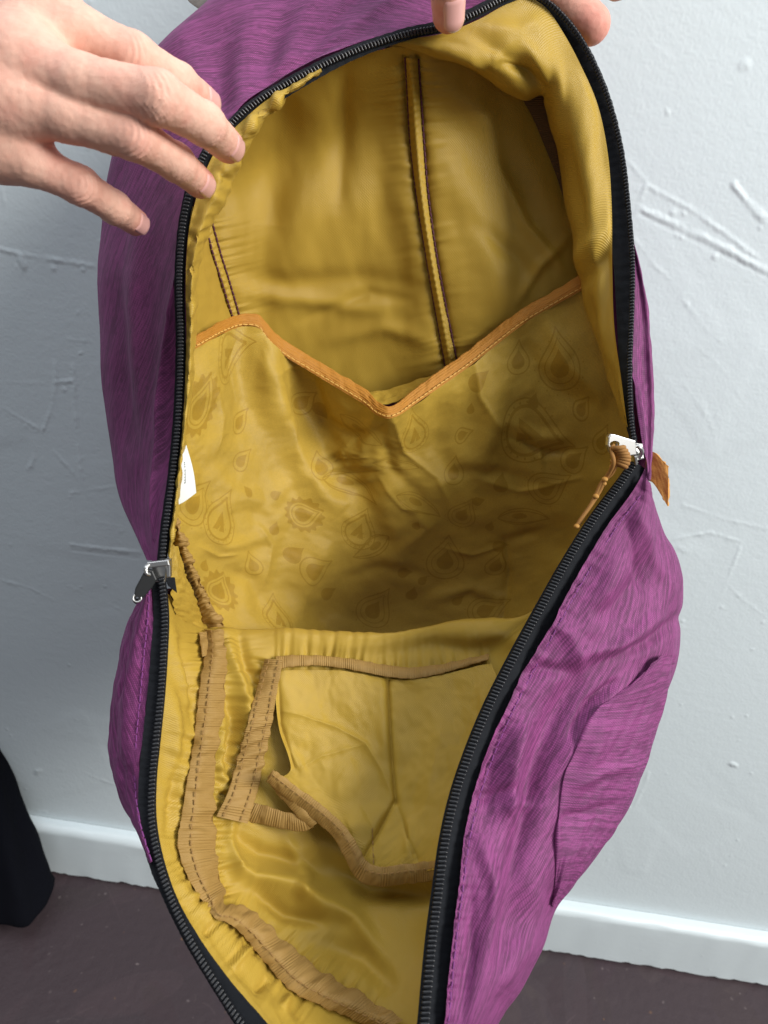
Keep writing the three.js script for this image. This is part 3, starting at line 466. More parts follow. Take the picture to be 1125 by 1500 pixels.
{ // orange elastic edging, a rounded band with lengthwise cords, and its stitching
  const mid = trimTop.map((p, i) => [lerp(p[0], trimBot[i][0], .5), lerp(p[1], trimBot[i][1], .5), lerp(p[2], trimBot[i][2], .5) - .0022]);
  const hem = trimBot.map(([x, y, d]) => [x, y + 1, d - .0008]);
  const s = sheet([trimTop.map(([x, y, d]) => [x, y, d + .0010]), trimTop.map(([x, y, d]) => [x, y - 1.2, d - .0010]), mid, hem], { nu: 420, nv: 40, noise: [[0.5, 12, 8, 3]], fn: (u, v, mx) => 0.00016 * Math.sin(v * 6.283 * 9) + 0.00010 * Math.sin(mx / 0.0014 * 6.283) });
  const em = mesh('elastic_trim', s.geo, M.elastic, bag, { label: 'orange elastic edging along the sleeve pocket' });
  const line = trimBot.map(([x, y, d], i) => [lerp(x, trimTop[i][0], .16), lerp(y, trimTop[i][1], .16), d - .0030]);
  mesh('trim_stitching', stitches(line, 0.0034, 0.0021, 0.00038), M.threadOrange, em, { kind: 'stuff' });
}

// ---- lower half: the front panel hanging open, lined in gold
const bowl = sheet([
  [[248, 900, .40], [320, 968, .43], [450, 985, .45], [560, 985, .455], [680, 970, .455], [790, 945, .455], [900, 850, .44]],
  [[240, 880, .362], [300, 934, .405], [335, 934, .418], [450, 936, .424], [550, 942, .424], [660, 926, .424], [770, 914, .418], [880, 800, .405]],
  [[237, 866, .346], [296, 918, .392], [340, 922, .402], [450, 924, .408], [550, 930, .408], [660, 914, .408], [770, 903, .404], [874, 790, .394]],
  [[238, 900, .341], [292, 945, .378], [350, 955, .390], [450, 960, .400], [550, 962, .404], [650, 955, .404], [740, 945, .402], [830, 870, .388]],
  [[237, 970, .338], [288, 1000, .362], [350, 1010, .382], [450, 1015, .394], [560, 1015, .398], [660, 1010, .398], [730, 1005, .394], [790, 950, .376]],
  [[236, 1060, .333], [278, 1090, .350], [345, 1100, .372], [450, 1110, .384], [560, 1115, .388], [650, 1110, .386], [710, 1095, .378], [745, 1060, .362]],
  [[222, 1150, .329], [265, 1180, .342], [330, 1200, .362], [440, 1215, .374], [550, 1220, .376], [630, 1210, .372], [690, 1190, .362], [712, 1160, .346]],
  [[226, 1235, .323], [275, 1265, .332], [335, 1290, .350], [440, 1305, .360], [550, 1310, .362], [620, 1300, .356], [670, 1285, .346], [690, 1260, .332]],
  [[250, 1318, .312], [305, 1350, .320], [365, 1380, .334], [450, 1395, .344], [540, 1400, .344], [610, 1395, .338], [655, 1385, .328], [670, 1370, .314]],
  [[296, 1402, .303], [352, 1430, .308], [410, 1455, .318], [480, 1470, .325], [550, 1475, .325], [600, 1475, .318], [640, 1475, .308], [655, 1470, .298]],
  [[358, 1490, .294], [420, 1515, .296], [470, 1540, .300], [520, 1550, .303], [560, 1555, .302], [600, 1560, .298], [630, 1560, .292], [640, 1560, .286]],
  [[450, 1565, .283], [480, 1585, .284], [510, 1592, .285], [540, 1595, .285], [565, 1595, .284], [590, 1595, .283], [605, 1592, .282], [615, 1588, .281]],
], {
  nu: 300, nv: 380, fn: pucker([[[326, 922], [331, 990], [318, 1090], [312, 1190], [318, 1268], [332, 1328], [390, 1352], [460, 1416], [550, 1470]], [[300, 922], [296, 990], [284, 1090], [268, 1190], [262, 1235], [296, 1318], [335, 1352], [390, 1410], [470, 1472]], [[389, 965], [364, 1058], [336, 1158], [318, 1196]], [[400, 962], [480, 962], [560, 974], [640, 974], [716, 958]]], 1.7, 16, 24), noise: [[1.8, 60, 70, 5.5], [0.4, 22, 26, 1.5]],
  folds: [
    [[[250, 920], [262, 990], [282, 1040]], 9, 3.6], [[[262, 940], [278, 1000], [284, 1060]], 8, -3.9], [[[245, 1000], [258, 1080], [262, 1160]], 10, 3.6], [[[268, 1080], [256, 1150], [246, 1220]], 8, -3.3],
    [[[330, 935], [352, 1000], [362, 1040], [345, 1100]], 11, 6.0], [[[350, 930], [362, 980], [378, 1010]], 8, -4.2], [[[330, 1010], [345, 1060], [330, 1130]], 9, -5.4], [[[325, 1060], [320, 1120], [335, 1160]], 8, 4.5],
    [[[340, 1225], [380, 1250], [440, 1262], [500, 1300]], 12, -5.2], [[[320, 1250], [370, 1285], [430, 1290], [480, 1340]], 13, 6.8], [[[400, 1300], [460, 1310], [520, 1345], [560, 1400]], 14, 6.0], [[[380, 1310], [420, 1340], [470, 1350]], 10, -6.0],
    [[[460, 1255], [540, 1300], [640, 1310]], 16, -7.5], [[[470, 1380], [530, 1400], [580, 1450]], 16, -4.5], [[[420, 1230], [450, 1280], [440, 1330]], 10, 3.9], [[[340, 1170], [335, 1230], [350, 1290]], 9, 3.6],
    [[[260, 1290], [300, 1340], [350, 1400], [420, 1460]], 10, 3.3], [[[300, 1370], [316, 1352]], 6, -3.0], [[[340, 1420], [354, 1400]], 6, 3.3], [[[376, 1452], [390, 1436]], 6, -3.3], [[[410, 1480], [424, 1462]], 6, 3.3],
    [[[640, 930], [720, 925], [770, 940]], 16, 4.5], [[[560, 960], [640, 945], [700, 952]], 12, -2.4], [[[400, 930], [480, 945], [560, 940]], 14, 2],
  ],
});
const flapLining = mesh('flap_lining', bowl.geo, M.lining, bag, { label: 'gold lining of the front panel hanging open' });
{ // purple outside of that panel, behind the lining
  const s = bowl.geo.clone(), p = s.attributes.position, n = s.attributes.normal; for (let k = 0; k < p.count; k++) { const q = V().fromBufferAttribute(p, k).add(bag.position), e = V().subVectors(q, EYE).normalize(); q.addScaledVector(e, .009); p.setXYZ(k, q.x, q.y, q.z); }
  s.computeVertexNormals(); mesh('flap_shell', s, M.purple, bag);
}
// ---- ribbed binding tapes: strips whose uv runs along their length
function tape(name, a, b, mat, parent, o = {}) {
  const mid = a.map((p, i) => [lerp(p[0], b[i][0], .5), lerp(p[1], b[i][1], .5), lerp(p[2], b[i][2], .5) - (o.bulge ?? .001)]);
  const s = sheet([a.map(([x, y, d]) => [x, y, d + .0015]), a, mid, b, b.map(([x, y, d]) => [x, y, d + .0015])], { nu: o.nu ?? 260, nv: o.nv ?? 24, noise: o.noise ?? [[0.5, 9, 12, 3]], folds: o.folds, fn: (u, v, mx, my, x, y) => (o.rib ?? 0.00014) * Math.sin(mx / 0.0013 * 6.283 + 2.2 * n2(mx * 60, 1)) * Math.sin(Math.PI * v) + (o.fn ? o.fn(u, v, mx, my) : 0) });
  const u = s.geo.attributes.uv; for (let k = 0; k < u.count; k++) u.setXY(k, u.getY(k), u.getX(k));
  const m = mesh(name, s.geo, mat, parent, o.label ? { label: o.label } : undefined); m.userData.patch = s; return m;
}
// long gathered tape down the left of the panel
{
  const a = on(bowl, [[300, 922], [302, 950], [296, 990], [290, 1040], [284, 1090], [276, 1140], [268, 1190], [262, 1235], [274, 1280], [296, 1318], [316, 1346], [335, 1352], [362, 1376], [390, 1410], [425, 1448], [470, 1472], [520, 1494], [560, 1512]], 3);
  const b = on(bowl, [[326, 922], [330, 950], [331, 990], [326, 1040], [318, 1090], [314, 1140], [312, 1190], [314, 1235], [318, 1268], [326, 1300], [330, 1326], [356, 1330], [392, 1356], [425, 1388], [462, 1418], [505, 1444], [550, 1470], [590, 1492]], 7);
  const t = tape('gathered_binding', a, b, M.brown, bag, { nu: 620, nv: 40, bulge: .003, rib: 0.00016, label: 'wide brown gathered binding along the left seam of the open panel',
    fn: (u, v, mx) => (0.0012 * n2(mx * 70, 0.4) + 0.0005 * n2(mx * 150 + 9, v * 1.6)) * smooth(v, 0.2, 0.6), noise: [[0.7, 8, 20, 2]] });
  const line = a.map((p, i) => [lerp(p[0], b[i][0], .34), lerp(p[1], b[i][1], .34), lerp(p[2], b[i][2], .34) - .0032]);
  mesh('binding_stitching', stitches(line, 0.0036, 0.0019, 0.00034), M.threadBrown, t, { kind: 'stuff' });
  const tab = tape('gathered_binding', on(bowl, [[292, 926], [294, 945], [296, 962]], 4), on(bowl, [[302, 925], [304, 944], [305, 960]], 5), M.brown, bag, { nu: 40 });
}
// gathered seam binding inside the left corner of the cavity
{
  const a = [[252, 752, .352], [258, 790, .358], [268, 830, .368], [280, 865, .380], [292, 896, .392], [306, 920, .402]], b = [[258, 748, .350], [270, 790, .356], [284, 826, .366], [298, 858, .378], [312, 888, .390], [330, 918, .402]];
  tape('gathered_binding', a, b, M.brown, bag, { nu: 200, bulge: .003, rib: 0.0001, fn: (u, v, mx) => 0.0016 * n2(mx * 110, 3.3) + 0.0008 * n2(mx * 260, v * 2), label: 'gathered brown binding in the left corner under the care tag' });
  // a gold edge between that binding and the zip
  const s = sheet([[[247, 800, .345], [250, 840, .345], [252, 875, .347], [262, 925, .372]], [[256, 800, .349], [262, 840, .353], [272, 875, .366], [290, 940, .400]], [[262, 800, .358], [272, 842, .366], [288, 880, .384], [310, 945, .420]]], { nu: 60, nv: 30, noise: [[1.0, 9, 16, 2]] });
  mesh('side_lining', s.geo, M.lining, bag, { label: 'gathered gold edge beside the left zip slider' });
}
// ---- the small pocket on the open panel
{
  const topA = on(bowl, [[404, 962], [440, 960], [480, 962], [520, 966], [560, 974], [600, 978], [640, 974], [680, 966], [716, 958]], 3), topB = on(bowl, [[404, 980], [440, 975], [480, 976], [520, 982], [560, 990], [600, 994], [640, 988], [680, 977], [716, 966]], 5);
  tape('pocket_binding', topA, topB, M.brown, bag, { nu: 300, nv: 14, label: 'narrow brown binding along the top of the small pocket' });
  const la = on(bowl, [[389, 965], [377, 1008], [364, 1058], [350, 1108], [336, 1158], [318, 1196]], 3.5), lb = on(bowl, [[414, 966], [406, 1006], [398, 1054], [387, 1108], [376, 1158], [361, 1206]], 5.5);
  const t = tape('pocket_binding', la, lb, M.brown, bag, { nu: 260, nv: 24, fn: (u, v, mx, my) => 0.0009 * Math.sin(mx / 0.0075 * 6.283 + my * 260) * smooth(u, 0.25, 0.45) * (1 - smooth(u, 0.6, 0.85)) * smooth(Math.sin(v * Math.PI), 0, 0.8), label: 'wide brown binding down the left of the small pocket' });
  for (const f of [.2, .8]) mesh('binding_stitching', stitches(la.map((p, i) => [lerp(p[0], lb[i][0], f), lerp(p[1], lb[i][1], f), lerp(p[2], lb[i][2], f) - .0016]), 0.0034, 0.0018, 0.00032), M.threadBrown, t, { kind: 'stuff' });
  // pocket face: sewn at the top, sagging open at the bottom
  const lift = (pts, k) => on(bowl, pts, k);
  const face = sheet([
    lift([[410, 983], [450, 981], [500, 983], [550, 991], [600, 996], [660, 985], [720, 972]], 3),
    lift([[404, 1020], [450, 1025], [500, 1025], [560, 1025], [610, 1025], [670, 1020], [730, 1005]], 6),
    lift([[410, 1070], [450, 1075], [510, 1085], [570, 1090], [620, 1090], [680, 1080], [720, 1065]], 9),
    lift([[426, 1125], [455, 1140], [515, 1160], [572, 1175], [620, 1165], [670, 1150], [710, 1130]], 12),
    lift([[405, 1140], [440, 1170], [500, 1215], [548, 1245], [600, 1240], [650, 1230], [700, 1215]], 15),
    lift([[398, 1136], [432, 1162], [482, 1205], [526, 1272], [560, 1283], [620, 1278], [690, 1265]], 17),
  ], { nu: 240, nv: 220, noise: [[1.6, 34, 44, 7], [0.5, 13, 15, 3]], folds: [
    [[[568, 992], [571, 1050], [574, 1110], [580, 1176]], 4, -4, 'c+'], [[[560, 1000], [562, 1060], [566, 1120]], 9, 1.6], [[[578, 1174], [556, 1215], [530, 1262]], 5, -4, 'c'], [[[582, 1180], [596, 1225], [612, 1262]], 6, -2.2, 'c'], [[[540, 1200], [510, 1215]], 20, 3],
    [[[404, 1040], [440, 1048], [490, 1064], [535, 1088], [560, 1130], [578, 1170]], 7, 1.7, 'c'], [[[428, 1132], [470, 1108], [535, 1090]], 7, 1.4, 'c'], [[[470, 1085], [430, 1110]], 14, -1.2], [[[500, 1130], [530, 1150]], 24, 1.2], [[[640, 1010], [640, 1100], [625, 1180]], 28, 1.8],
    [[[408, 1000], [412, 1060], [432, 1125]], 5, -3, 'c'], [[[598, 1200], [600, 1250]], 8, 2] ] });
  const fm = mesh('pocket_face', face.geo, M.lining, bag, { label: 'gold face of the small pocket with creases' });
  mesh('seam_stitching', stitches(on(face, [[545, 1212], [546, 1235], [547, 1258], [547, 1276]], 0.8), 0.0032, 0.0018, 0.0003), M.threadBrown, fm, { kind: 'stuff' });
  const ea = on(face, [[398, 1134], [414, 1146], [438, 1164], [470, 1188], [500, 1216], [518, 1244], [530, 1266], [550, 1274], [590, 1270], [625, 1266], [655, 1260]], 4).map((p, i) => [p[0] + 6, p[1] - 4, p[2]]);
  const eb = ea.map((p, i) => { const o = [[-14, 14], [-13, 16], [-13, 18], [-14, 18], [-16, 16], [-18, 16], [-14, 24], [-4, 28], [0, 28], [0, 28], [0, 28]][i]; return [p[0] + o[0], p[1] + o[1], p[2] + .0012]; });
  const et = tape('pocket_binding', ea, eb, M.brown, bag, { nu: 360, nv: 20, bulge: .0016, label: 'brown binding on the sagging mouth of the small pocket' });
  mesh('binding_stitching', stitches(ea.map((p, i) => [lerp(p[0], eb[i][0], .35), lerp(p[1], eb[i][1], .35), p[2] - .002]), 0.0034, 0.0018, 0.0003), M.threadBrown, et, { kind: 'stuff' });
  // the folded end of the binding at the left, doubling back under the mouth
  const fa = [[372, 1177, .350], [392, 1182, .348], [418, 1190, .346], [440, 1196, .345], [450, 1198, .346]], fb = [[358, 1203, .350], [386, 1207, .348], [416, 1214, .346], [444, 1217, .345], [460, 1211, .346]];
  const dz = bowl.depth(400, 1195) - 0.007 - .348; for (const q of [...fa, ...fb]) q[2] += dz;
  tape('pocket_binding', fa, fb, M.brown, bag, { nu: 120, nv: 20, bulge: .0012 });
  const ga = [[456, 1212, .3445 + dz], [440, 1200, .344 + dz], [418, 1176, .346 + dz], [396, 1148, .349 + dz], [392, 1138, .351 + dz]], gb = [[468, 1204, .344 + dz], [452, 1192, .3435 + dz], [430, 1164, .345 + dz], [408, 1138, .348 + dz], [400, 1128, .350 + dz]];
  tape('pocket_binding', ga, gb, M.brown, bag, { nu: 90, nv: 12, bulge: .0008 });
}

// ---- purple outside
const upL0 = aside(ZU_L, [-4, -4, -5, -5, -5, -5, -5, -5, -5, -5, -6, -7, -8, -9, -9, -9, -9], .0028);
const silL = [[216, 818, .350], [194, 772, .376], [168, 690, .40], [155, 600, .416], [146, 500, .422], [143, 420, .424], [149, 330, .42], [162, 238, .41], [196, 130, .40], [238, 58, .388], [296, 8, .39], [355, -36, .392], [430, -80, .395], [520, -115, .40], [600, -130, .40], [660, -135, .40], [720, -130, .40], [780, -120, .40]];
const mixRow = (a, b, t, bulge) => a.map((p, i) => [lerp(p[0], b[i][0], t), lerp(p[1], b[i][1], t), lerp(p[2], b[i][2], t) - bulge]);
const cen = (r, t, d) => r.map((p) => [lerp(p[0], 540, t), lerp(p[1], 430, t), d]);
const upShell = sheet([upL0, mixRow(upL0, silL, .3, .001), mixRow(upL0, silL, .65, .004), silL, cen(silL, .06, .445), cen(silL, .12, .47)], {
  nu: 420, nv: 150, noise: [[1.4, 90, 70, 4.4], [0.15, 24, 16, 8.8]],
  folds: [
    [[[262, 395], [246, 480], [236, 580], [231, 700], [226, 790]], 7, 4, 's'], [[[250, 470], [246, 580], [240, 700]], 7, -4], [[[206, 330], [198, 450], [205, 560], [215, 660]], 16, 3.5], [[[180, 420], [182, 540], [195, 660]], 14, -3],
    [[[330, 60], [318, 120], [322, 170]], 22, -3.0], [[[372, 20], [352, 90], [346, 150]], 20, 2.5], [[[420, -10], [400, 60], [380, 120]], 14, -2.0], [[[470, -20], [440, 40], [410, 100]], 14, 2.0], [[[560, -40], [500, 20], [440, 84]], 9, -1.5], [[[620, -30], [550, 14], [480, 66]], 9, 1.5], [[[270, 60], [286, 110], [300, 150]], 16, 1.5],
    [[[350, 158], [420, 116], [500, 74], [570, 46]], 5, 2], [[[366, 138], [420, 102], [490, 62]], 6, -2.6],
  ],
});
{ const u = upShell.geo.attributes.uv; for (let k = 0; k < u.count; k++) { const a = u.getX(k), b = u.getY(k); u.setXY(k, b * 0.9 + a * 0.42, a * 0.9 - b * 0.42); } }
mesh('upper_shell', upShell.geo, M.purple, bag, { label: 'dark purple melange side along the left and top of the opening' });
// right strip of the upper half
{
  const a = [[900, 250, .396], [916, 330, .3955], [925, 370, .395], [928, 440, .395], [926, 520, .393], [927, 590, .39], [933, 650, .385], [946, 702, .380]], b = [[904, 250, .40], [920, 330, .40], [934, 380, .40], [949, 450, .402], [957, 540, .402], [960, 605, .40], [957, 655, .395], [950, 704, .384]];
  const c = b.map(([x, y]) => [x - 22, y + 2, .46]), e = b.map(([x, y]) => [x - 60, y + 2, .52]);
  const s = sheet([a, mixRow(a, b, .5, .001), b, c, e], { nu: 180, nv: 60, folds: [[[[930, 560], [934, 630], [944, 700]], 6, -5], [[[945, 470], [950, 580], [950, 660]], 7, 2]], noise: [[0.8, 30, 20, 4]] });
  const u = s.geo.attributes.uv; for (let k = 0; k < u.count; k++) u.setXY(k, u.getY(k), u.getX(k));
  mesh('upper_shell', s.geo, M.purple, bag, { label: 'purple melange strip outside the right zip' });
}
// outside of the back, towards the wall
{
  const L = [[420, -80, .42], [300, 200, .48], [240, 450, .53], [250, 700, .56], [300, 960, .56]], R = [[760, -80, .43], [850, 200, .49], [880, 450, .535], [890, 650, .56], [870, 960, .56]];
  const s = sheet([L, L.map((p, i) => [lerp(p[0], R[i][0], .3), p[1] - 10, p[2] + .02]), L.map((p, i) => [lerp(p[0], R[i][0], .7), lerp(p[1], R[i][1], .7), p[2] + .02]), R], { nu: 60, nv: 60, noise: [[2, 80, 80, 1]] });
  mesh('back_shell', s.geo, M.purple, bag);
}
// right half of the front panel, turned to show its purple face
const fl0 = aside(ZL_R, [-19, -22, -23, -24, -24, -25, -25, -26, -27, -28, -28, -29, -29, -29], .0004);
const silF = [[950, 712, .374], [968, 762, .374], [988, 806, .373], [1000, 858, .374], [997, 905, .374], [990, 960, .37], [974, 1020, .364], [952, 1092, .355], [930, 1156, .346], [898, 1216, .336], [862, 1268, .326], [812, 1332, .316], [794, 1384, .306], [758, 1448, .296], [716, 1520, .288]];
for (const q of silF) q[2] += .024;
const flap = sheet([fl0, mixRow(fl0, silF, .22, .006), mixRow(fl0, silF, .5, .013), mixRow(fl0, silF, .8, .010), silF, silF.map(([x, y, d]) => [x - 16, y, d + .04]), silF.map(([x, y, d], i) => [x - Math.min(70, 16 + i * 14), y - 6, d + .075])], {
  nu: 360, nv: 240, fn: pucker([aside(ZL_R, -30).map(([x, y]) => [x, y])], 0.7, 18, 18), noise: [[1.8, 90, 70, 3], [0.15, 26, 20, 12]],
  folds: [
    [[[880, 960], [842, 1010], [808, 1070], [784, 1140], [766, 1230], [752, 1320], [738, 1400]], 20, -8], [[[930, 990], [890, 1020], [850, 1075], [824, 1130]], 12, 3], [[[900, 1000], [868, 1030], [838, 1080]], 6, -5], [[[770, 1060], [752, 1120], [750, 1200]], 14, 6], [[[740, 1060], [720, 1120], [712, 1200]], 12, -4],
    [[[905, 800], [890, 860], [850, 930]], 20, 5], [[[965, 790], [940, 850], [900, 890], [860, 905]], 16, -5], [[[985, 850], [960, 900], [900, 950], [840, 965]], 12, 4.5], [[[1000, 900], [950, 940], [890, 965]], 9, -4], [[[800, 900], [830, 930], [860, 990]], 12, 3], [[[760, 990], [800, 980], [850, 985]], 10, -3],
    [[[740, 1190], [760, 1175], [790, 1180]], 10, 3], [[[700, 1220], [725, 1300], [715, 1400]], 12, 3.4], [[[700, 1170], [730, 1165], [760, 1150]], 9, -2.6], [[[790, 1300], [770, 1380], [740, 1450]], 13, 4.5], [[[690, 1300], [690, 1400], [675, 1480]], 9, -2.6], [[[930, 740], [955, 800], [975, 850]], 9, 2.5], [[[915, 760], [940, 830], [950, 870]], 8, -2.6],
  ],
});
{ const u = flap.geo.attributes.uv; for (let k = 0; k < u.count; k++) { const a = u.getX(k), b = u.getY(k); u.setXY(k, b + a * .12, a); } }
const flapMesh = mesh('front_panel', flap.geo, M.purple, bag, { label: 'bright purple melange front panel folded out beside the right zip' });
{ // topstitching along the zip, and the side pocket with its grain lying across
  mesh('topstitching', stitches(on(flap, aside(ZL_R, -35).slice(1, 14), 0.5), 0.0036, 0.0024, 0.00034), M.threadPink, flapMesh, { kind: 'stuff' });
  const a = on(flap, [[930, 1000], [880, 1034], [848, 1090], [826, 1140], [818, 1200], [814, 1260], [809, 1325]], 0.7).map(([x, y, d], i) => [x, y, d + [0, 0, 0, 0, 0, .0003, .0008][i]]), b = on(flap, [[978, 950], [966, 1030], [944, 1095], [922, 1154], [890, 1212], [854, 1264], [811, 1328]], 4.5).map(([x, y, d], i) => [x, y, d + [0, 0, 0, 0, .001, .0025, .0045][i]]);
  const c = b.map(([x, y, d], i) => [silF[Math.min(11, 5 + i)][0] + [0, 1.5, 1.5, 1.5, 1, 0, -2][i], silF[Math.min(11, 5 + i)][1], silF[Math.min(11, 5 + i)][2] - [.004, .004, .004, .004, .003, .001, -.003][i]]), e = c.map(([x, y, d]) => [x - 14, y, d + .036]);
  const s = sheet([a.map(([x, y, d]) => [x, y, d + .0015]), a.map(([x, y, d], i) => [x + (i < 6 ? 2 : 0), y, d - .0006]), mixRow(a, b, .35, .003), mixRow(a, b, .75, .003), c, e], { nu: 200, nv: 120, noise: [[1.2, 40, 12, 3]], folds: [[[[842, 1150], [880, 1130], [930, 1120]], 8, 2], [[[826, 1200], [860, 1190], [900, 1180]], 7, -2], [[[890, 1050], [870, 1100], [860, 1160]], 16, 3]] });
  const u = s.geo.attributes.uv; for (let k = 0; k < u.count; k++) { const x = u.getX(k), y = u.getY(k); u.setXY(k, x * 1.0 + y * .1 + .05, y * 0.9); }
  mesh('side_pocket', s.geo, M.purple, bag, { label: 'purple side pocket whose grain runs across' });
}
// left sliver of the front panel
{
  const a = aside(ZL_L.slice(0, 8), [15, 17, 19, 20, 20, 20, 16, 10], .001).map((p) => p), b = [[212, 862, .342], [186, 920, .35], [172, 985, .352], [165, 1045, .352], [162, 1105, .348], [176, 1165, .34], [200, 1215, .330], [221, 1264, .318]];
  const c = b.map(([x, y]) => [x + 6, y, .37]), e = b.map(([x, y]) => [x + 60, y, .40]);
  const s = sheet([a, mixRow(a, b, .5, .006), b, c, e], { nu: 200, nv: 80, noise: [[1.0, 30, 14, 8]], folds: [[[[205, 900], [190, 1000], [182, 1100]], 9, 2.5], [[[192, 920], [178, 1020]], 7, -2], [[[182, 1120], [200, 1180]], 8, -2]] });
  const u = s.geo.attributes.uv; for (let k = 0; k < u.count; k++) u.setXY(k, u.getY(k) + u.getX(k) * .3, u.getX(k));
  const m = mesh('front_panel', s.geo, M.purple, bag, { label: 'purple edge of the front panel left of the left zip' });
  mesh('topstitching', stitches(on(s, a.map((p, i) => [lerp(p[0], b[i][0], .2), lerp(p[1], b[i][1], .2)]), 0.5), 0.0036, 0.0024, 0.00034), M.threadPink, m, { kind: 'stuff' });
}

// ---- the zips: tape on both sides of the coil, then the coil's teeth
function zip(line, offA, offB, label, len, tuck = .0012) {
  const A = aside(line, offA, .0012), B = aside(line, offB, tuck), a1 = mixRow(A, line, .5, -.0004), b1 = mixRow(B, line, .5, -.0004);
  const s = sheet([A, a1, line.map(([x, y, d]) => [x, y, d + .001]), b1, B], { nu: 300, nv: 24, noise: [[0.3, 10, 10, 5]], fn: (u, v, mx) => 0.00012 * Math.sin(mx / 0.0011 * 6.283) });
  const t = mesh('zip_tape', s.geo, M.zipTape, bag, { label });
  const tooth = new THREE.CapsuleGeometry(0.00078, len, 3, 8), out = [];
  const lo = new THREE.CapsuleGeometry(0.0012, 0.0012, 3, 6);
  along(line, 0.0018, (p, tan, eye) => { const sd = V().crossVectors(tan, eye).normalize(), f = V().crossVectors(sd, tan).normalize(), q = p.clone().addScaledVector(f, 0.0013); const y = sd.clone().addScaledVector(tan, 0.18).normalize(); out.push(placed(tooth, q, V().crossVectors(y, f), y, f)); });
  mesh('zip_teeth', out, M.coil, t, { kind: 'stuff' });
  mesh('zip_cord', cord(line.map(([x, y, d]) => [x, y, d - .0004]), 0.0010, 300, 6), M.zipTape, t);
}
zip(ZU_L, [-8, -8, -8, -8, -7, -7, -7, -8, -9, -10, -10, -10], [7, 7, 7, 7, 7, 8, 9, 11, 15, 20, 18, 12, 9, 8, 8, 9, 10], 'black zip along the left and top of the opening', .0015);
zip(ZU_R, [-4, -5, -5, -4, -4, -4, -5, -5], [16, 18, 22, 28, 31, 31, 27, 18, 9, 6], 'black zip down the right of the opening', .0012, .005);
zip(ZL_L, [-7, -7, -7, -7, -8, -9, -18, -32, -38], [14, 18, 20, 20, 18, 10, 8, 8, 8], 'black zip down the left of the front panel', .0018);
zip(ZL_R, [6, 7, 8, 9, 9, 9, 10, 11, 11, 12], [-26, -28, -29, -30, -30, -31, -31, -32, -33, -34, -35, -36, -36, -36], 'black zip down the right of the front panel', .0026, .0075);

// ---- left slider and its black pull
{
  const s = mesh('zip_slider', [
    solidOutline([[217, 823, .330], [249, 819, .330], [251, 828, .330], [219, 832, .330]], 0.0035, 0.0006),
    solidOutline([[243, 818, .331], [251, 818, .331], [251, 844, .332], [245, 846, .332]], 0.002, 0.0005),
    solidOutline([[222, 828, .334], [246, 826, .334], [243, 852, .335], [226, 852, .335]], 0.002, 0.0006),
    cord([[220, 826, .329], [214, 832, .327], [215, 840, .327], [222, 842, .329]], 0.0011, 30, 8)], M.silver, bag, { label: 'silver slider of the left zip' });
  mesh('zip_pull', solidOutline([[214, 832, .328], [224, 835, .329], [230, 848, .330], [223, 860, .330], [206, 880, .329], [199, 885, .328], [195, 881, .328], [198, 862, .327]], 0.0016, 0.0006, { c: [201, 876, .328], rx: .0013, ry: .0013 }), M.blackMetal, s, { label: 'black pull tab' });
  mesh('eyelet', new THREE.TorusGeometry(0.0018, 0.0005, 8, 20).applyMatrix4(new THREE.Matrix4().lookAt(EYE, P(201, 876, .3272), V(0, 1, 0)).setPosition(P(201, 876, .3272))), M.silver, s);
  mesh('zip_stop', solidOutline([[242, 846, .336], [256, 846, .338], [259, 868, .340], [246, 858, .337]], 0.0012, 0.0003), M.zipTape, bag);
}
// ---- right slider with its plate and knotted cord
{
  const s = mesh('zip_slider', [
    solidOutline([[922, 648, .374], [938, 650, .376], [940, 672, .377], [928, 676, .375]], 0.003, 0.0008),
    cord([[928, 652, .371], [936, 655, .369], [940, 662, .371], [936, 670, .374]], 0.0012, 30, 8), solidOutline([[928, 668, .372], [933, 667, .372], [933, 680, .374], [930, 681, .374]], 0.0015, 0.0004)], M.silver, bag, { label: 'silver slider of the right zip' });
  mesh('zip_pull', solidOutline([[889, 640, .364], [892, 635.5, .364], [899, 636, .364], [927, 645, .370], [930, 666, .371], [916, 668, .369], [902, 669, .367], [894, 663, .365], [889, 652, .364]], 0.0016, 0.0006, { c: [898, 650, .3655], rx: .0023, ry: .0036, turn: 0.6 }), M.silver, s, { label: 'silver zip plate with an oval eye' });
  const wraps = []; for (let k = 0; k < 7; k++) { const t = k / 6, x = 906 + 7 * Math.sin(t * 2.6), y = 656 + t * 25, ring = new THREE.TorusGeometry(0.0028 - 0.0003 * Math.abs(t - .5), 0.00125, 8, 18); const m = new THREE.Matrix4().makeRotationFromEuler(new THREE.Euler(1.2, 0.25 - t * .5, 0)); ring.applyMatrix4(m); const p = P(x, y, .3605 + .003 * t); ring.translate(p.x, p.y, p.z); wraps.push(ring); }
  mesh('pull_cord', [...wraps, cord([[898, 652, .366], [896, 662, .361], [899, 676, .360], [894, 690, .364], [886, 702, .368], [880, 716, .370], [872, 730, .371], [862, 745, .371], [850, 762, .371], [844, 772, .371]], 0.0011, 120, 8),
    cord([[904, 678, .362], [896, 694, .366], [882, 706, .369], [874, 722, .3705], [866, 738, .371], [856, 754, .371], [848, 768, .371]], 0.0010, 120, 8)], M.cord, s, { label: 'knotted brown cord on the right zip pull' });
  const knots = [[898, 676], [897, 684], [886, 702], [884, 708], [873, 727], [845, 771]].map(([x, y], i) => { const g = new THREE.SphereGeometry(0.0017, 10, 8); const p = P(x, y, .366 + (i > 2 ? .0035 : 0)); g.scale(1, .75, 1); g.translate(p.x, p.y, p.z); return g; });
  mesh('cord_knot', knots, M.cordLight, s);
}
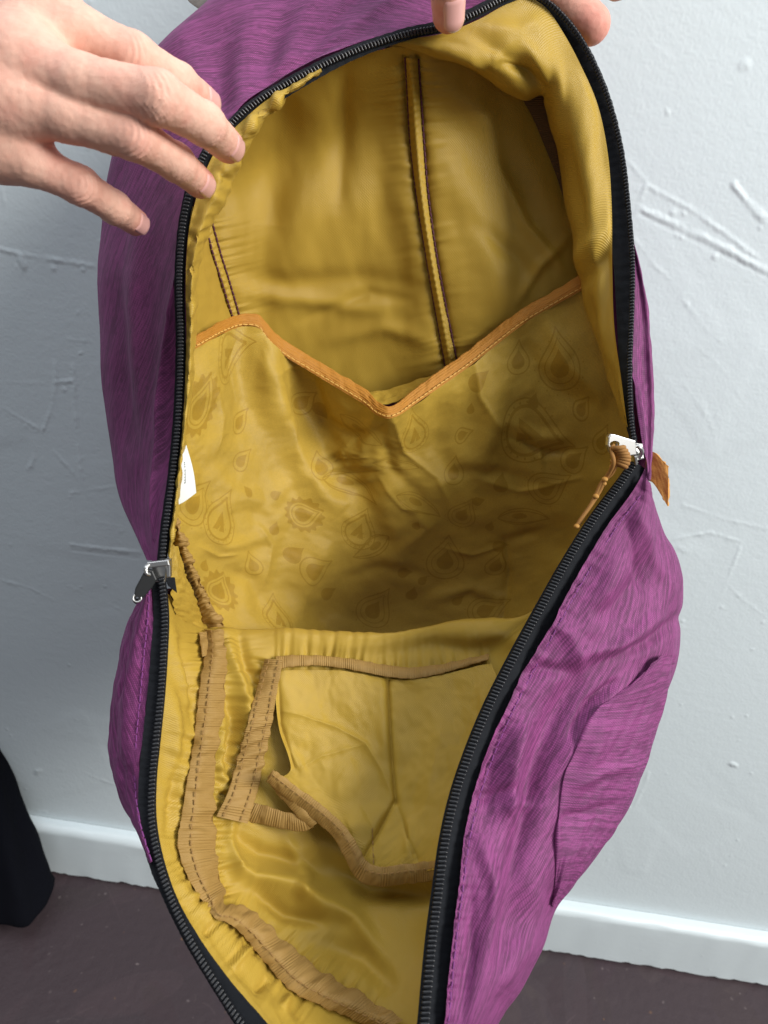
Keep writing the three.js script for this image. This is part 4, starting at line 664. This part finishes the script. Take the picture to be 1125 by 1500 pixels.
// ---- leather tab, grey webbing loop, care tag
{
  const a = [[946, 664, .396], [957, 662, .394], [968, 672, .391], [979, 683, .389]], b = [[946, 684, .396], [957, 687, .394], [968, 697, .391], [979, 712, .388]], c = [[946, 702, .396], [956, 707, .394], [967, 723, .391], [978, 742, .390]];
  const f = sheet([a, b, c], { nu: 40, nv: 40, noise: [[0.3, 8, 8, 1]] }), g2 = f.geo.clone(), p = g2.attributes.position, n = g2.attributes.normal; for (let k = 0; k < p.count; k++) p.setXYZ(k, p.getX(k) - n.getX(k) * .0018, p.getY(k) - n.getY(k) * .0018, p.getZ(k) - n.getZ(k) * .0018);
  // close the edge of the leather between its two faces
  const W = f.W, H = f.H, ring = []; for (let i = 0; i < W; i++) ring.push(i); for (let j = 1; j < H; j++) ring.push(j * W + W - 1); for (let i = W - 2; i >= 0; i--) ring.push((H - 1) * W + i); for (let j = H - 2; j >= 0; j--) ring.push(j * W);
  const ep = [], eu = []; const q = f.geo.attributes.position; for (let k = 0; k < ring.length - 1; k++) { const A = V().fromBufferAttribute(q, ring[k]), B = V().fromBufferAttribute(q, ring[k + 1]), Cc = V().fromBufferAttribute(p, ring[k]), D = V().fromBufferAttribute(p, ring[k + 1]); for (const v of [A, Cc, B, B, Cc, D]) { ep.push(v.x, v.y, v.z); eu.push(0, 0); } }
  const eg = new THREE.BufferGeometry(); eg.setAttribute('position', new THREE.Float32BufferAttribute(ep, 3)); eg.setAttribute('uv', new THREE.Float32BufferAttribute(eu, 2)); eg.computeVertexNormals();
  mesh('leather_tab', [f.geo, g2, eg], M.leather, bag, { label: 'tan leather tab sticking out at the right edge' });
  const st = tape('webbing_loop', [[268, -30, .41], [276, 0, .408], [296, 14, .407], [320, 16, .407], [345, 6, .408]], [[300, -50, .412], [302, -18, .410], [310, -6, .409], [325, -6, .409], [345, -16, .410]], M.grey, bag, { nu: 80, label: 'grey webbing loop behind the top' });
  const S = 256, cv = document.createElement('canvas'); cv.width = cv.height = S; const g = cv.getContext('2d'); g.fillStyle = '#f4f6f6'; g.fillRect(0, 0, S, S); g.save(); g.translate(150, 170); g.rotate(-Math.PI / 2); g.fillStyle = '#44484c'; g.font = 'bold 25px sans-serif'; g.fillText('MADE IN', -10, 0); g.restore();
  const map = new THREE.CanvasTexture(cv); map.colorSpace = THREE.SRGBColorSpace;
  const s = sheet([[[255, 655, .352], [256, 690, .351], [252, 720, .350], [249, 744, .350]], [[266, 654, .3545], [270, 684, .354], [270, 708, .353], [268, 736, .352]], [[273, 652, .358], [281, 680, .357], [285, 700, .356], [287.5, 722, .355]]], { nu: 40, nv: 24 });
  const u = s.geo.attributes.uv; let um = 0, vm = 0; for (let k = 0; k < u.count; k++) { um = Math.max(um, u.getX(k)); vm = Math.max(vm, u.getY(k)); } for (let k = 0; k < u.count; k++) u.setXY(k, u.getY(k) / vm, 1 - u.getX(k) / um);
  mesh('care_tag', s.geo, phys({ map, roughness: 0.6, color: C(.72, .75, .76) }), bag, { label: 'white care tag printed MADE IN' });
}

// ================================================================ HANDS
function seg(p, a, b) { const bx = b.x - a.x, by = b.y - a.y, bz = b.z - a.z, t = clamp(((p.x - a.x) * bx + (p.y - a.y) * by + (p.z - a.z) * bz) / (bx * bx + by * by + bz * bz), 0, 1); const dx = p.x - a.x - bx * t, dy = p.y - a.y - by * t, dz = p.z - a.z - bz * t; return Math.sqrt(dx * dx + dy * dy + dz * dz) - lerp(a.r, b.r, t); }
const smin = (a, b, k) => { const h = Math.max(k - Math.abs(a - b), 0) / k; return Math.min(a, b) - h * h * k * 0.25; };
const J = (x, y, d, r) => Object.assign(P(x, y, d), { r: r / 1000 });
function makeField(fingers, palm, creases) {
  return (p) => {
    let pm = 1e9; for (const [a, b] of palm) pm = smin(pm, seg(p, a, b), .012);
    let f = pm;
    for (const ch of fingers) { let d = 1e9; for (let i = 0; i + 1 < ch.length; i++) d = smin(d, seg(p, ch[i], ch[i + 1]), .003); f = smin(f, smin(d, pm, .010), .0012); }
    if (Math.abs(f) < .004) for (const c of creases) {
      const dx = p.x - c.p.x, dy = p.y - c.p.y, dz = p.z - c.p.z, r2 = dx * dx + dy * dy + dz * dz; if (r2 > .0006) continue;
      const s = dx * c.a.x + dy * c.a.y + dz * c.a.z, up = dx * c.u.x + dy * c.u.y + dz * c.u.z; if (up < 0) continue;
      const w = Math.exp(-((s / c.w) ** 2)) * smooth(up, c.r * .25, c.r * .95);
      const lat = dx * c.l.x + dy * c.l.y + dz * c.l.z;
      f += -c.bulge * w + w * c.amp * (0.5 + 0.5 * Math.cos((s + 0.6 * lat * lat / c.r) / c.step * 6.283 + c.ph));
    }
    return f;
  };
}
function isoMesh(f, lo, hi, h) {   // surface nets over the blocks near the surface
  const n = [0, 1, 2].map((k) => Math.ceil((hi.getComponent(k) - lo.getComponent(k)) / h) + 1), nx = n[0], ny = n[1], nz = n[2], G = new Float32Array(nx * ny * nz).fill(9), p = V(), B = 8;
  const id = (i, j, k) => (k * ny + j) * nx + i;
  for (let k0 = 0; k0 < nz; k0 += B) for (let j0 = 0; j0 < ny; j0 += B) for (let i0 = 0; i0 < nx; i0 += B) {
    p.set(lo.x + (i0 + B / 2) * h, lo.y + (j0 + B / 2) * h, lo.z + (k0 + B / 2) * h); const c = f(p);
    if (Math.abs(c) > B * h * 1.1 + .003) { if (c < 0) for (let k = k0; k < Math.min(nz, k0 + B); k++) for (let j = j0; j < Math.min(ny, j0 + B); j++) for (let i = i0; i < Math.min(nx, i0 + B); i++) G[id(i, j, k)] = -9; continue; }
    for (let k = k0; k < Math.min(nz, k0 + B); k++) for (let j = j0; j < Math.min(ny, j0 + B); j++) for (let i = i0; i < Math.min(nx, i0 + B); i++) { p.set(lo.x + i * h, lo.y + j * h, lo.z + k * h); G[id(i, j, k)] = f(p); }
  }
  const vid = new Int32Array(nx * ny * nz).fill(-1), vs = [], idx = [];
  const E = [[0, 1], [0, 2], [0, 4], [1, 3], [1, 5], [2, 3], [2, 6], [3, 7], [4, 5], [4, 6], [5, 7], [6, 7]];
  for (let k = 0; k < nz - 1; k++) for (let j = 0; j < ny - 1; j++) for (let i = 0; i < nx - 1; i++) {
    const g = []; let neg = 0; for (let c = 0; c < 8; c++) { const v = G[id(i + (c & 1), j + ((c >> 1) & 1), k + (c >> 2))]; g.push(v); if (v < 0) neg++; }
    if (!neg || neg === 8) continue;
    let x = 0, y = 0, z = 0, m = 0; for (const [a, b] of E) if ((g[a] < 0) !== (g[b] < 0)) { const t = g[a] / (g[a] - g[b]); x += lerp(a & 1, b & 1, t); y += lerp((a >> 1) & 1, (b >> 1) & 1, t); z += lerp(a >> 2, b >> 2, t); m++; }
    vid[id(i, j, k)] = vs.length; vs.push(V(lo.x + (i + x / m) * h, lo.y + (j + y / m) * h, lo.z + (k + z / m) * h));
  }
  const quad = (a, b, c, d, fl) => { if (a < 0 || b < 0 || c < 0 || d < 0) return; fl ? idx.push(a, c, b, a, d, c) : idx.push(a, b, c, a, c, d); };
  for (let k = 1; k < nz - 1; k++) for (let j = 1; j < ny - 1; j++) for (let i = 1; i < nx - 1; i++) {
    const s = G[id(i, j, k)] < 0;
    if (s !== (G[id(i + 1, j, k)] < 0)) quad(vid[id(i, j - 1, k - 1)], vid[id(i, j, k - 1)], vid[id(i, j, k)], vid[id(i, j - 1, k)], !s);
    if (s !== (G[id(i, j + 1, k)] < 0)) quad(vid[id(i - 1, j, k - 1)], vid[id(i - 1, j, k)], vid[id(i, j, k)], vid[id(i, j, k - 1)], !s);
    if (s !== (G[id(i, j, k + 1)] < 0)) quad(vid[id(i - 1, j - 1, k)], vid[id(i, j - 1, k)], vid[id(i, j, k)], vid[id(i - 1, j, k)], !s);
  }
  return { vs, idx };
}
function grad(f, p, e = 3e-4) { const q = p.clone(), g = V(); for (const c of ['x', 'y', 'z']) { q[c] = p[c] + e; const a = f(q); q[c] = p[c] - e; g[c] = (a - f(q)) / (2 * e); q[c] = p[c]; } return g.lengthSq() > 1e-9 ? g.normalize() : V(0, 1, 0); }
const skinMat = phys({ color: 0xffffff, vertexColors: true, roughness: 0.5, specularIntensity: 0.5, bumpMap: dataTex(512, 512, (x, y) => { const c = 150 + (tC(x / 2.2, y / 2.2) - 0.5) * 120 + (tB(x / 5, y / 4) - 0.5) * 90, l = Math.abs(tB(x / 9 + y / 30, y / 9) - 0.5) < 0.05 ? -40 : 0; return [clamp(c + l, 0, 255), clamp(c + l, 0, 255), clamp(c + l, 0, 255)]; }), bumpScale: 0.00011, sheen: 0.15, sheenColor: C(0.9, 0.5, 0.4), sheenRoughness: 0.5 });
const nailMat = phys({ color: C(0.80, 0.44, 0.40), roughness: 0.24, clearcoat: 0.6, clearcoatRoughness: 0.3 }), nailEdge = phys({ color: C(0.86, 0.66, 0.57), roughness: 0.35 });
function makeHand(parent, fingers, palm, creaseAt, nails, tints, h, reach) {
  const creases = creaseAt.map(([ch, i, amp, bulge, w, step, up], n) => { const c = fingers[ch][i], a = V().subVectors(fingers[ch][i + 1] ?? c, fingers[ch][i - 1]).normalize(), e = up ?? V().subVectors(EYE, c).normalize(), u = e.clone().addScaledVector(a, -e.dot(a)).normalize(); return { p: c, a, u, l: V().crossVectors(a, u), r: c.r, amp: amp / 1000, bulge: bulge / 1000, w: w / 1000, step: step / 1000, ph: n * 1.7 }; });
  const f = makeField(fingers, palm, creases), lo = V(1e9, 1e9, 1e9), hi = V(-1e9, -1e9, -1e9);
  for (const q of [...fingers.flat(), ...palm.flat()]) { lo.min(V(q.x - q.r - .006, q.y - q.r - .006, q.z - q.r - .006)); hi.max(V(q.x + q.r + .006, q.y + q.r + .006, q.z + q.r + .006)); }
  const { vs, idx } = isoMesh(f, lo, hi, h), pos = [], nor = [], col = [], uv = [];
  for (const p of vs) {
    for (let k = 0; k < 2; k++) p.addScaledVector(grad(f, p), -clamp(f(p), -h, h));
    const n = grad(f, p); p.addScaledVector(n, .00006 * n3(p.x * 900, p.y * 900, p.z * 900) + .00012 * n3(p.x * 260, p.y * 260, p.z * 260));
    pos.push(p.x, p.y, p.z); nor.push(n.x, n.y, n.z); uv.push(p.x * 40, p.y * 40);
    let r = .81, g = .475, b = .365, m = .5 + .5 * n3(p.x * 130, p.y * 130, p.z * 130), q = .5 + .5 * n3(p.x * 420, p.y * 420, p.z * 420);
    const fr = .5 + .5 * n3(p.x * 1300, p.y * 1300, p.z * 1300), bl = smooth(n3(p.x * 60 + 4, p.y * 60, p.z * 60), .2, .9); r *= .96 + .05 * m; g *= .88 + .12 * m + .06 * q + .05 * fr - .07 * bl; b *= .87 + .13 * m + .07 * q + .06 * fr - .06 * bl;
    for (const [t, rad, k] of tints) { const w = Math.exp(-p.distanceToSquared(t) / (rad * rad)) * k; g *= 1 - .38 * w; b *= 1 - .36 * w; r *= 1 - .05 * w; }
    col.push(r, g, b);
  }
  const geo = new THREE.BufferGeometry(); geo.setAttribute('position', new THREE.Float32BufferAttribute(pos, 3)); geo.setAttribute('normal', new THREE.Float32BufferAttribute(nor, 3)); geo.setAttribute('uv', new THREE.Float32BufferAttribute(uv, 2)); geo.setAttribute('color', new THREE.Float32BufferAttribute(col, 3)); geo.setIndex(idx);
  geo.computeVertexNormals();
  const hand = mesh('hand', geo, skinMat, parent, { label: reach });
  for (const [ch, L, wide, tip, dorsal, back = 0] of nails) {   // a curved plate that follows the fingertip
    const c = fingers[ch], T = c[c.length - 1], S0 = c[c.length - 2], ax = V().subVectors(T, S0).normalize(), up = dorsal.clone().addScaledVector(ax, -dorsal.dot(ax)).normalize(), sd = V().crossVectors(ax, up);
    for (const part of [0, 1]) {
      const nu = 18, nv = part ? 4 : 22, vp = [], ix = [], uu = [];
      for (let j = 0; j <= nv; j++) for (let i = 0; i <= nu; i++) {
        const s0 = part ? lerp(.90, 1.0, j / nv) : lerp(0, .90, j / nv), sx = i / nu * 2 - 1;
        const round = s0 < .3 ? Math.sqrt(Math.max(0, 1 - ((.3 - s0) / .3) ** 2)) * .45 + .55 : 1, cap = s0 > .8 ? Math.sqrt(Math.max(0.05, 1 - ((s0 - .8) / .26) ** 2)) : 1, ang = sx * wide * round * cap;
        const sl = lerp(-L * .001, tip * .001, s0 - (s0 > .7 ? 0.10 * sx * sx * (s0 - .7) / .3 : 0)) - back * .001, o = V().copy(T).addScaledVector(ax, Math.min(sl, T.r * .1)), dir = up.clone().multiplyScalar(Math.cos(ang)).addScaledVector(sd, Math.sin(ang));
        if (sl > T.r * .1) dir.addScaledVector(ax, (sl - T.r * .1) / T.r * 1.1).normalize();
        let q = o.clone(), t = 0; for (let k = 0; k < 40; k++) { const d = f(q); t -= d; q = o.clone().addScaledVector(dir, t); if (Math.abs(d) < 1e-5) break; }
        const edge = Math.min(1, (1 - Math.abs(sx)) * 5, s0 * 7 + .0); q.addScaledVector(dir, lerp(-.00020, .00048, smooth(edge, 0, 1)) + (part ? .0001 : 0));
        vp.push(q.x, q.y, q.z); uu.push(sx, s0);
      }
      for (let j = 0; j < nv; j++) for (let i = 0; i < nu; i++) { const a = j * (nu + 1) + i; ix.push(a, a + 1, a + nu + 1, a + 1, a + nu + 2, a + nu + 1); }
      const g = new THREE.BufferGeometry(); g.setAttribute('position', new THREE.Float32BufferAttribute(vp, 3)); g.setAttribute('uv', new THREE.Float32BufferAttribute(uu, 2)); g.setIndex(ix); g.computeVertexNormals();
      mesh(part ? 'nail_edge' : 'fingernail', g, part ? nailEdge : nailMat, hand);
    }
  }
  return hand;
}
const person = thing('person', 'person mostly out of frame, two bare hands holding the backpack open', 'person', P(-40, 120, .30));
const toEye = (x, y, d) => V().subVectors(EYE, P(x, y, d)).normalize();
const up2 = (x, y, d, ox, oy) => { const e = toEye(x, y, d), s = V().subVectors(P(x + ox, y + oy, d), P(x, y, d)); return e.addScaledVector(s.normalize(), Math.hypot(ox, oy) / 100).normalize(); };
{ // the hand from the left, its back to the camera: index, middle, ring, little, thumb
  const index = [J(66, 20, .284, 12), J(120, 50, .282, 9.6), J(196, 84, .286, 8.9), J(262, 122, .305, 7.8), J(300, 150, .326, 7.0)];
  const middle = [J(40, 92, .270, 12), J(120, 122, .268, 9.9), J(232, 143, .266, 9.2), J(300, 182, .290, 8.1), J(334, 214, .318, 7.2)];
  const ring = [J(25, 150, .272, 11.5), J(100, 170, .272, 9.2), J(196, 200, .274, 8.3), J(258, 238, .300, 7.5), J(293, 268, .326, 6.8)];
  const little = [J(5, 214, .282, 11), J(50, 240, .284, 8.3), J(118, 272, .290, 7.4), J(168, 304, .312, 6.8), J(198, 325, .333, 6.2)];
  const thumb = [J(-60, 70, .306, 15), J(30, 110, .320, 11), J(110, 140, .334, 9.5), J(190, 165, .346, 8)];
  const wrist = J(-190, 60, .300, 22), w2 = J(-190, 110, .300, 20), arm = J(-330, 60, .31, 27);
  const palm = [[J(66, 20, .285, 11), wrist], [J(36, 90, .274, 11.5), wrist], [J(20, 150, .276, 11.5), w2], [J(0, 212, .285, 11.5), w2], [J(-20, 130, .300, 15), w2], [wrist, arm], [J(66, 20, .287, 9), J(36, 90, .275, 10)], [J(36, 90, .275, 10), J(20, 150, .277, 10)], [J(20, 150, .277, 10), J(0, 212, .286, 10)]];
  const F5 = [index, middle, ring, little, thumb], T = (q, r, k) => [q, r, k];
  makeHand(person, F5, palm,
    [[0, 2, .42, .5, 4.2, 2.5], [1, 2, .46, .7, 4.8, 2.7], [2, 2, .46, .7, 4.6, 2.6], [3, 2, .4, .6, 3.8, 2.4], [0, 3, .4, 0, 2.6, 1.9], [1, 3, .45, 0, 2.8, 2.0], [2, 3, .45, 0, 2.6, 1.9], [3, 3, .4, 0, 2.4, 1.8]],
    [[0, 9, .8, 4.2, up2(300, 150, .326, 18, -22)], [1, 9.5, .8, 4.8, up2(334, 214, .318, 45, 6)], [2, 9.2, .8, 4.6, up2(293, 268, .326, 36, 10)], [3, 8.6, .82, 4.4, up2(198, 325, .333, 30, 4)]],
    [T(middle[2], .008, .75), T(ring[2], .0075, .75), T(little[2], .0075, .8), T(index[2], .0075, .7), T(middle[0], .012, .35), T(ring[0], .012, .3), T(middle[4], .011, 1), T(ring[4], .011, 1), T(little[4], .011, 1.1), T(index[4], .011, 1), T(J(98, 150, .275, 1), .008, .5), T(J(84, 210, .28, 1), .008, .5)],
    .0008, 'hand with its back to the camera, four spread fingers over the left rim');
}
{ // the hand from above: thumb in front of the rim, fingers behind it
  const thumb = [J(720, -190, .352, 15), J(672, -100, .338, 10.5), J(656, -36, .338, 9.3), J(657, 22, .352, 8.0)];
  const index = [J(740, -180, .40, 12), J(740, -90, .392, 10.5), J(800, -24, .392, 10.8), J(866, 36, .394, 10.4)];
  const middle = [J(775, -190, .41, 12), J(790, -110, .412, 10), J(850, -55, .412, 9.5), J(905, -25, .41, 8.8)];
  const ring = [J(810, -200, .42, 11.5), J(840, -130, .424, 9.4), J(900, -100, .422, 8.6), J(940, -80, .42, 8)];
  const little = [J(840, -215, .43, 11), J(880, -165, .432, 8.2), J(920, -145, .43, 7.4), J(950, -130, .43, 6.8)];
  const wr = J(800, -330, .40, 22), wr2 = J(850, -330, .41, 20), arm = J(850, -460, .41, 26);
  const palm = [[J(740, -190, .398, 12), wr], [J(775, -200, .405, 12.5), wr], [J(810, -205, .415, 12.5), wr2], [J(840, -220, .425, 12), wr2], [J(735, -220, .375, 14), wr], [wr, arm]];
  makeHand(person, [thumb, index, middle, ring, little], palm, [[0, 2, .3, .3, 4, 2], [1, 2, .2, .2, 3, 2, up2(800, -24, .392, -10, 40)]],
    [[0, 10, 0.9, 6.5, up2(657, 22, .352, 55, 0)]], [[thumb[3], .013, 1], [index[3], .014, 1.3], [index[2], .014, .9]],   .001, 'hand at the top, thumb with its nail pressed on the zip');
}
// ================================================================ dark garment at the left edge
{
  const g0 = thing('garment', 'black cloth garment hanging at the lower left edge above the brown floor', 'clothing', P(-40, 1250, .95));
  const top = [[-260, 880, .95], [-170, 880, .89], [-130, 880, .87], [-105, 880, .875], [-92, 880, .89], [-78, 885, .92], [-80, 885, .97]], hem = [[-110, 1340, .95], [-40, 1340, .885], [4, 1346, .87], [34, 1350, .872], [52, 1334, .885], [78, 1286, .915], [60, 1270, .96]];
  const s = sheet([top, mixRow(top, hem, .4, .002), mixRow(top, hem, .75, .002), hem, hem.map(([x, y, d]) => [x - 3, y - 1, d + .012]), hem.map(([x, y, d]) => [x - 22, y - 24, d + .02])], { nu: 120, nv: 100, noise: [[2, 60, 120, 2]], folds: [[[[-30, 1000], [10, 1200], [30, 1340]], 14, 5], [[[0, 1110], [50, 1290]], 10, -4], [[[-60, 1000], [-20, 1330]], 12, -4]] });
  mesh('cloth_hem', s.geo, M.cloth, g0);
  const sh = new THREE.SphereGeometry(0.06, 32, 20); sh.scale(.72, .5, 1.4); const p = P(-38, 1432, 1.0); sh.translate(p.x, p.y, p.z);
  mesh('cloth_fold', sh, M.cloth, g0);
}
cleanup();
renderer.render(scene, camera);
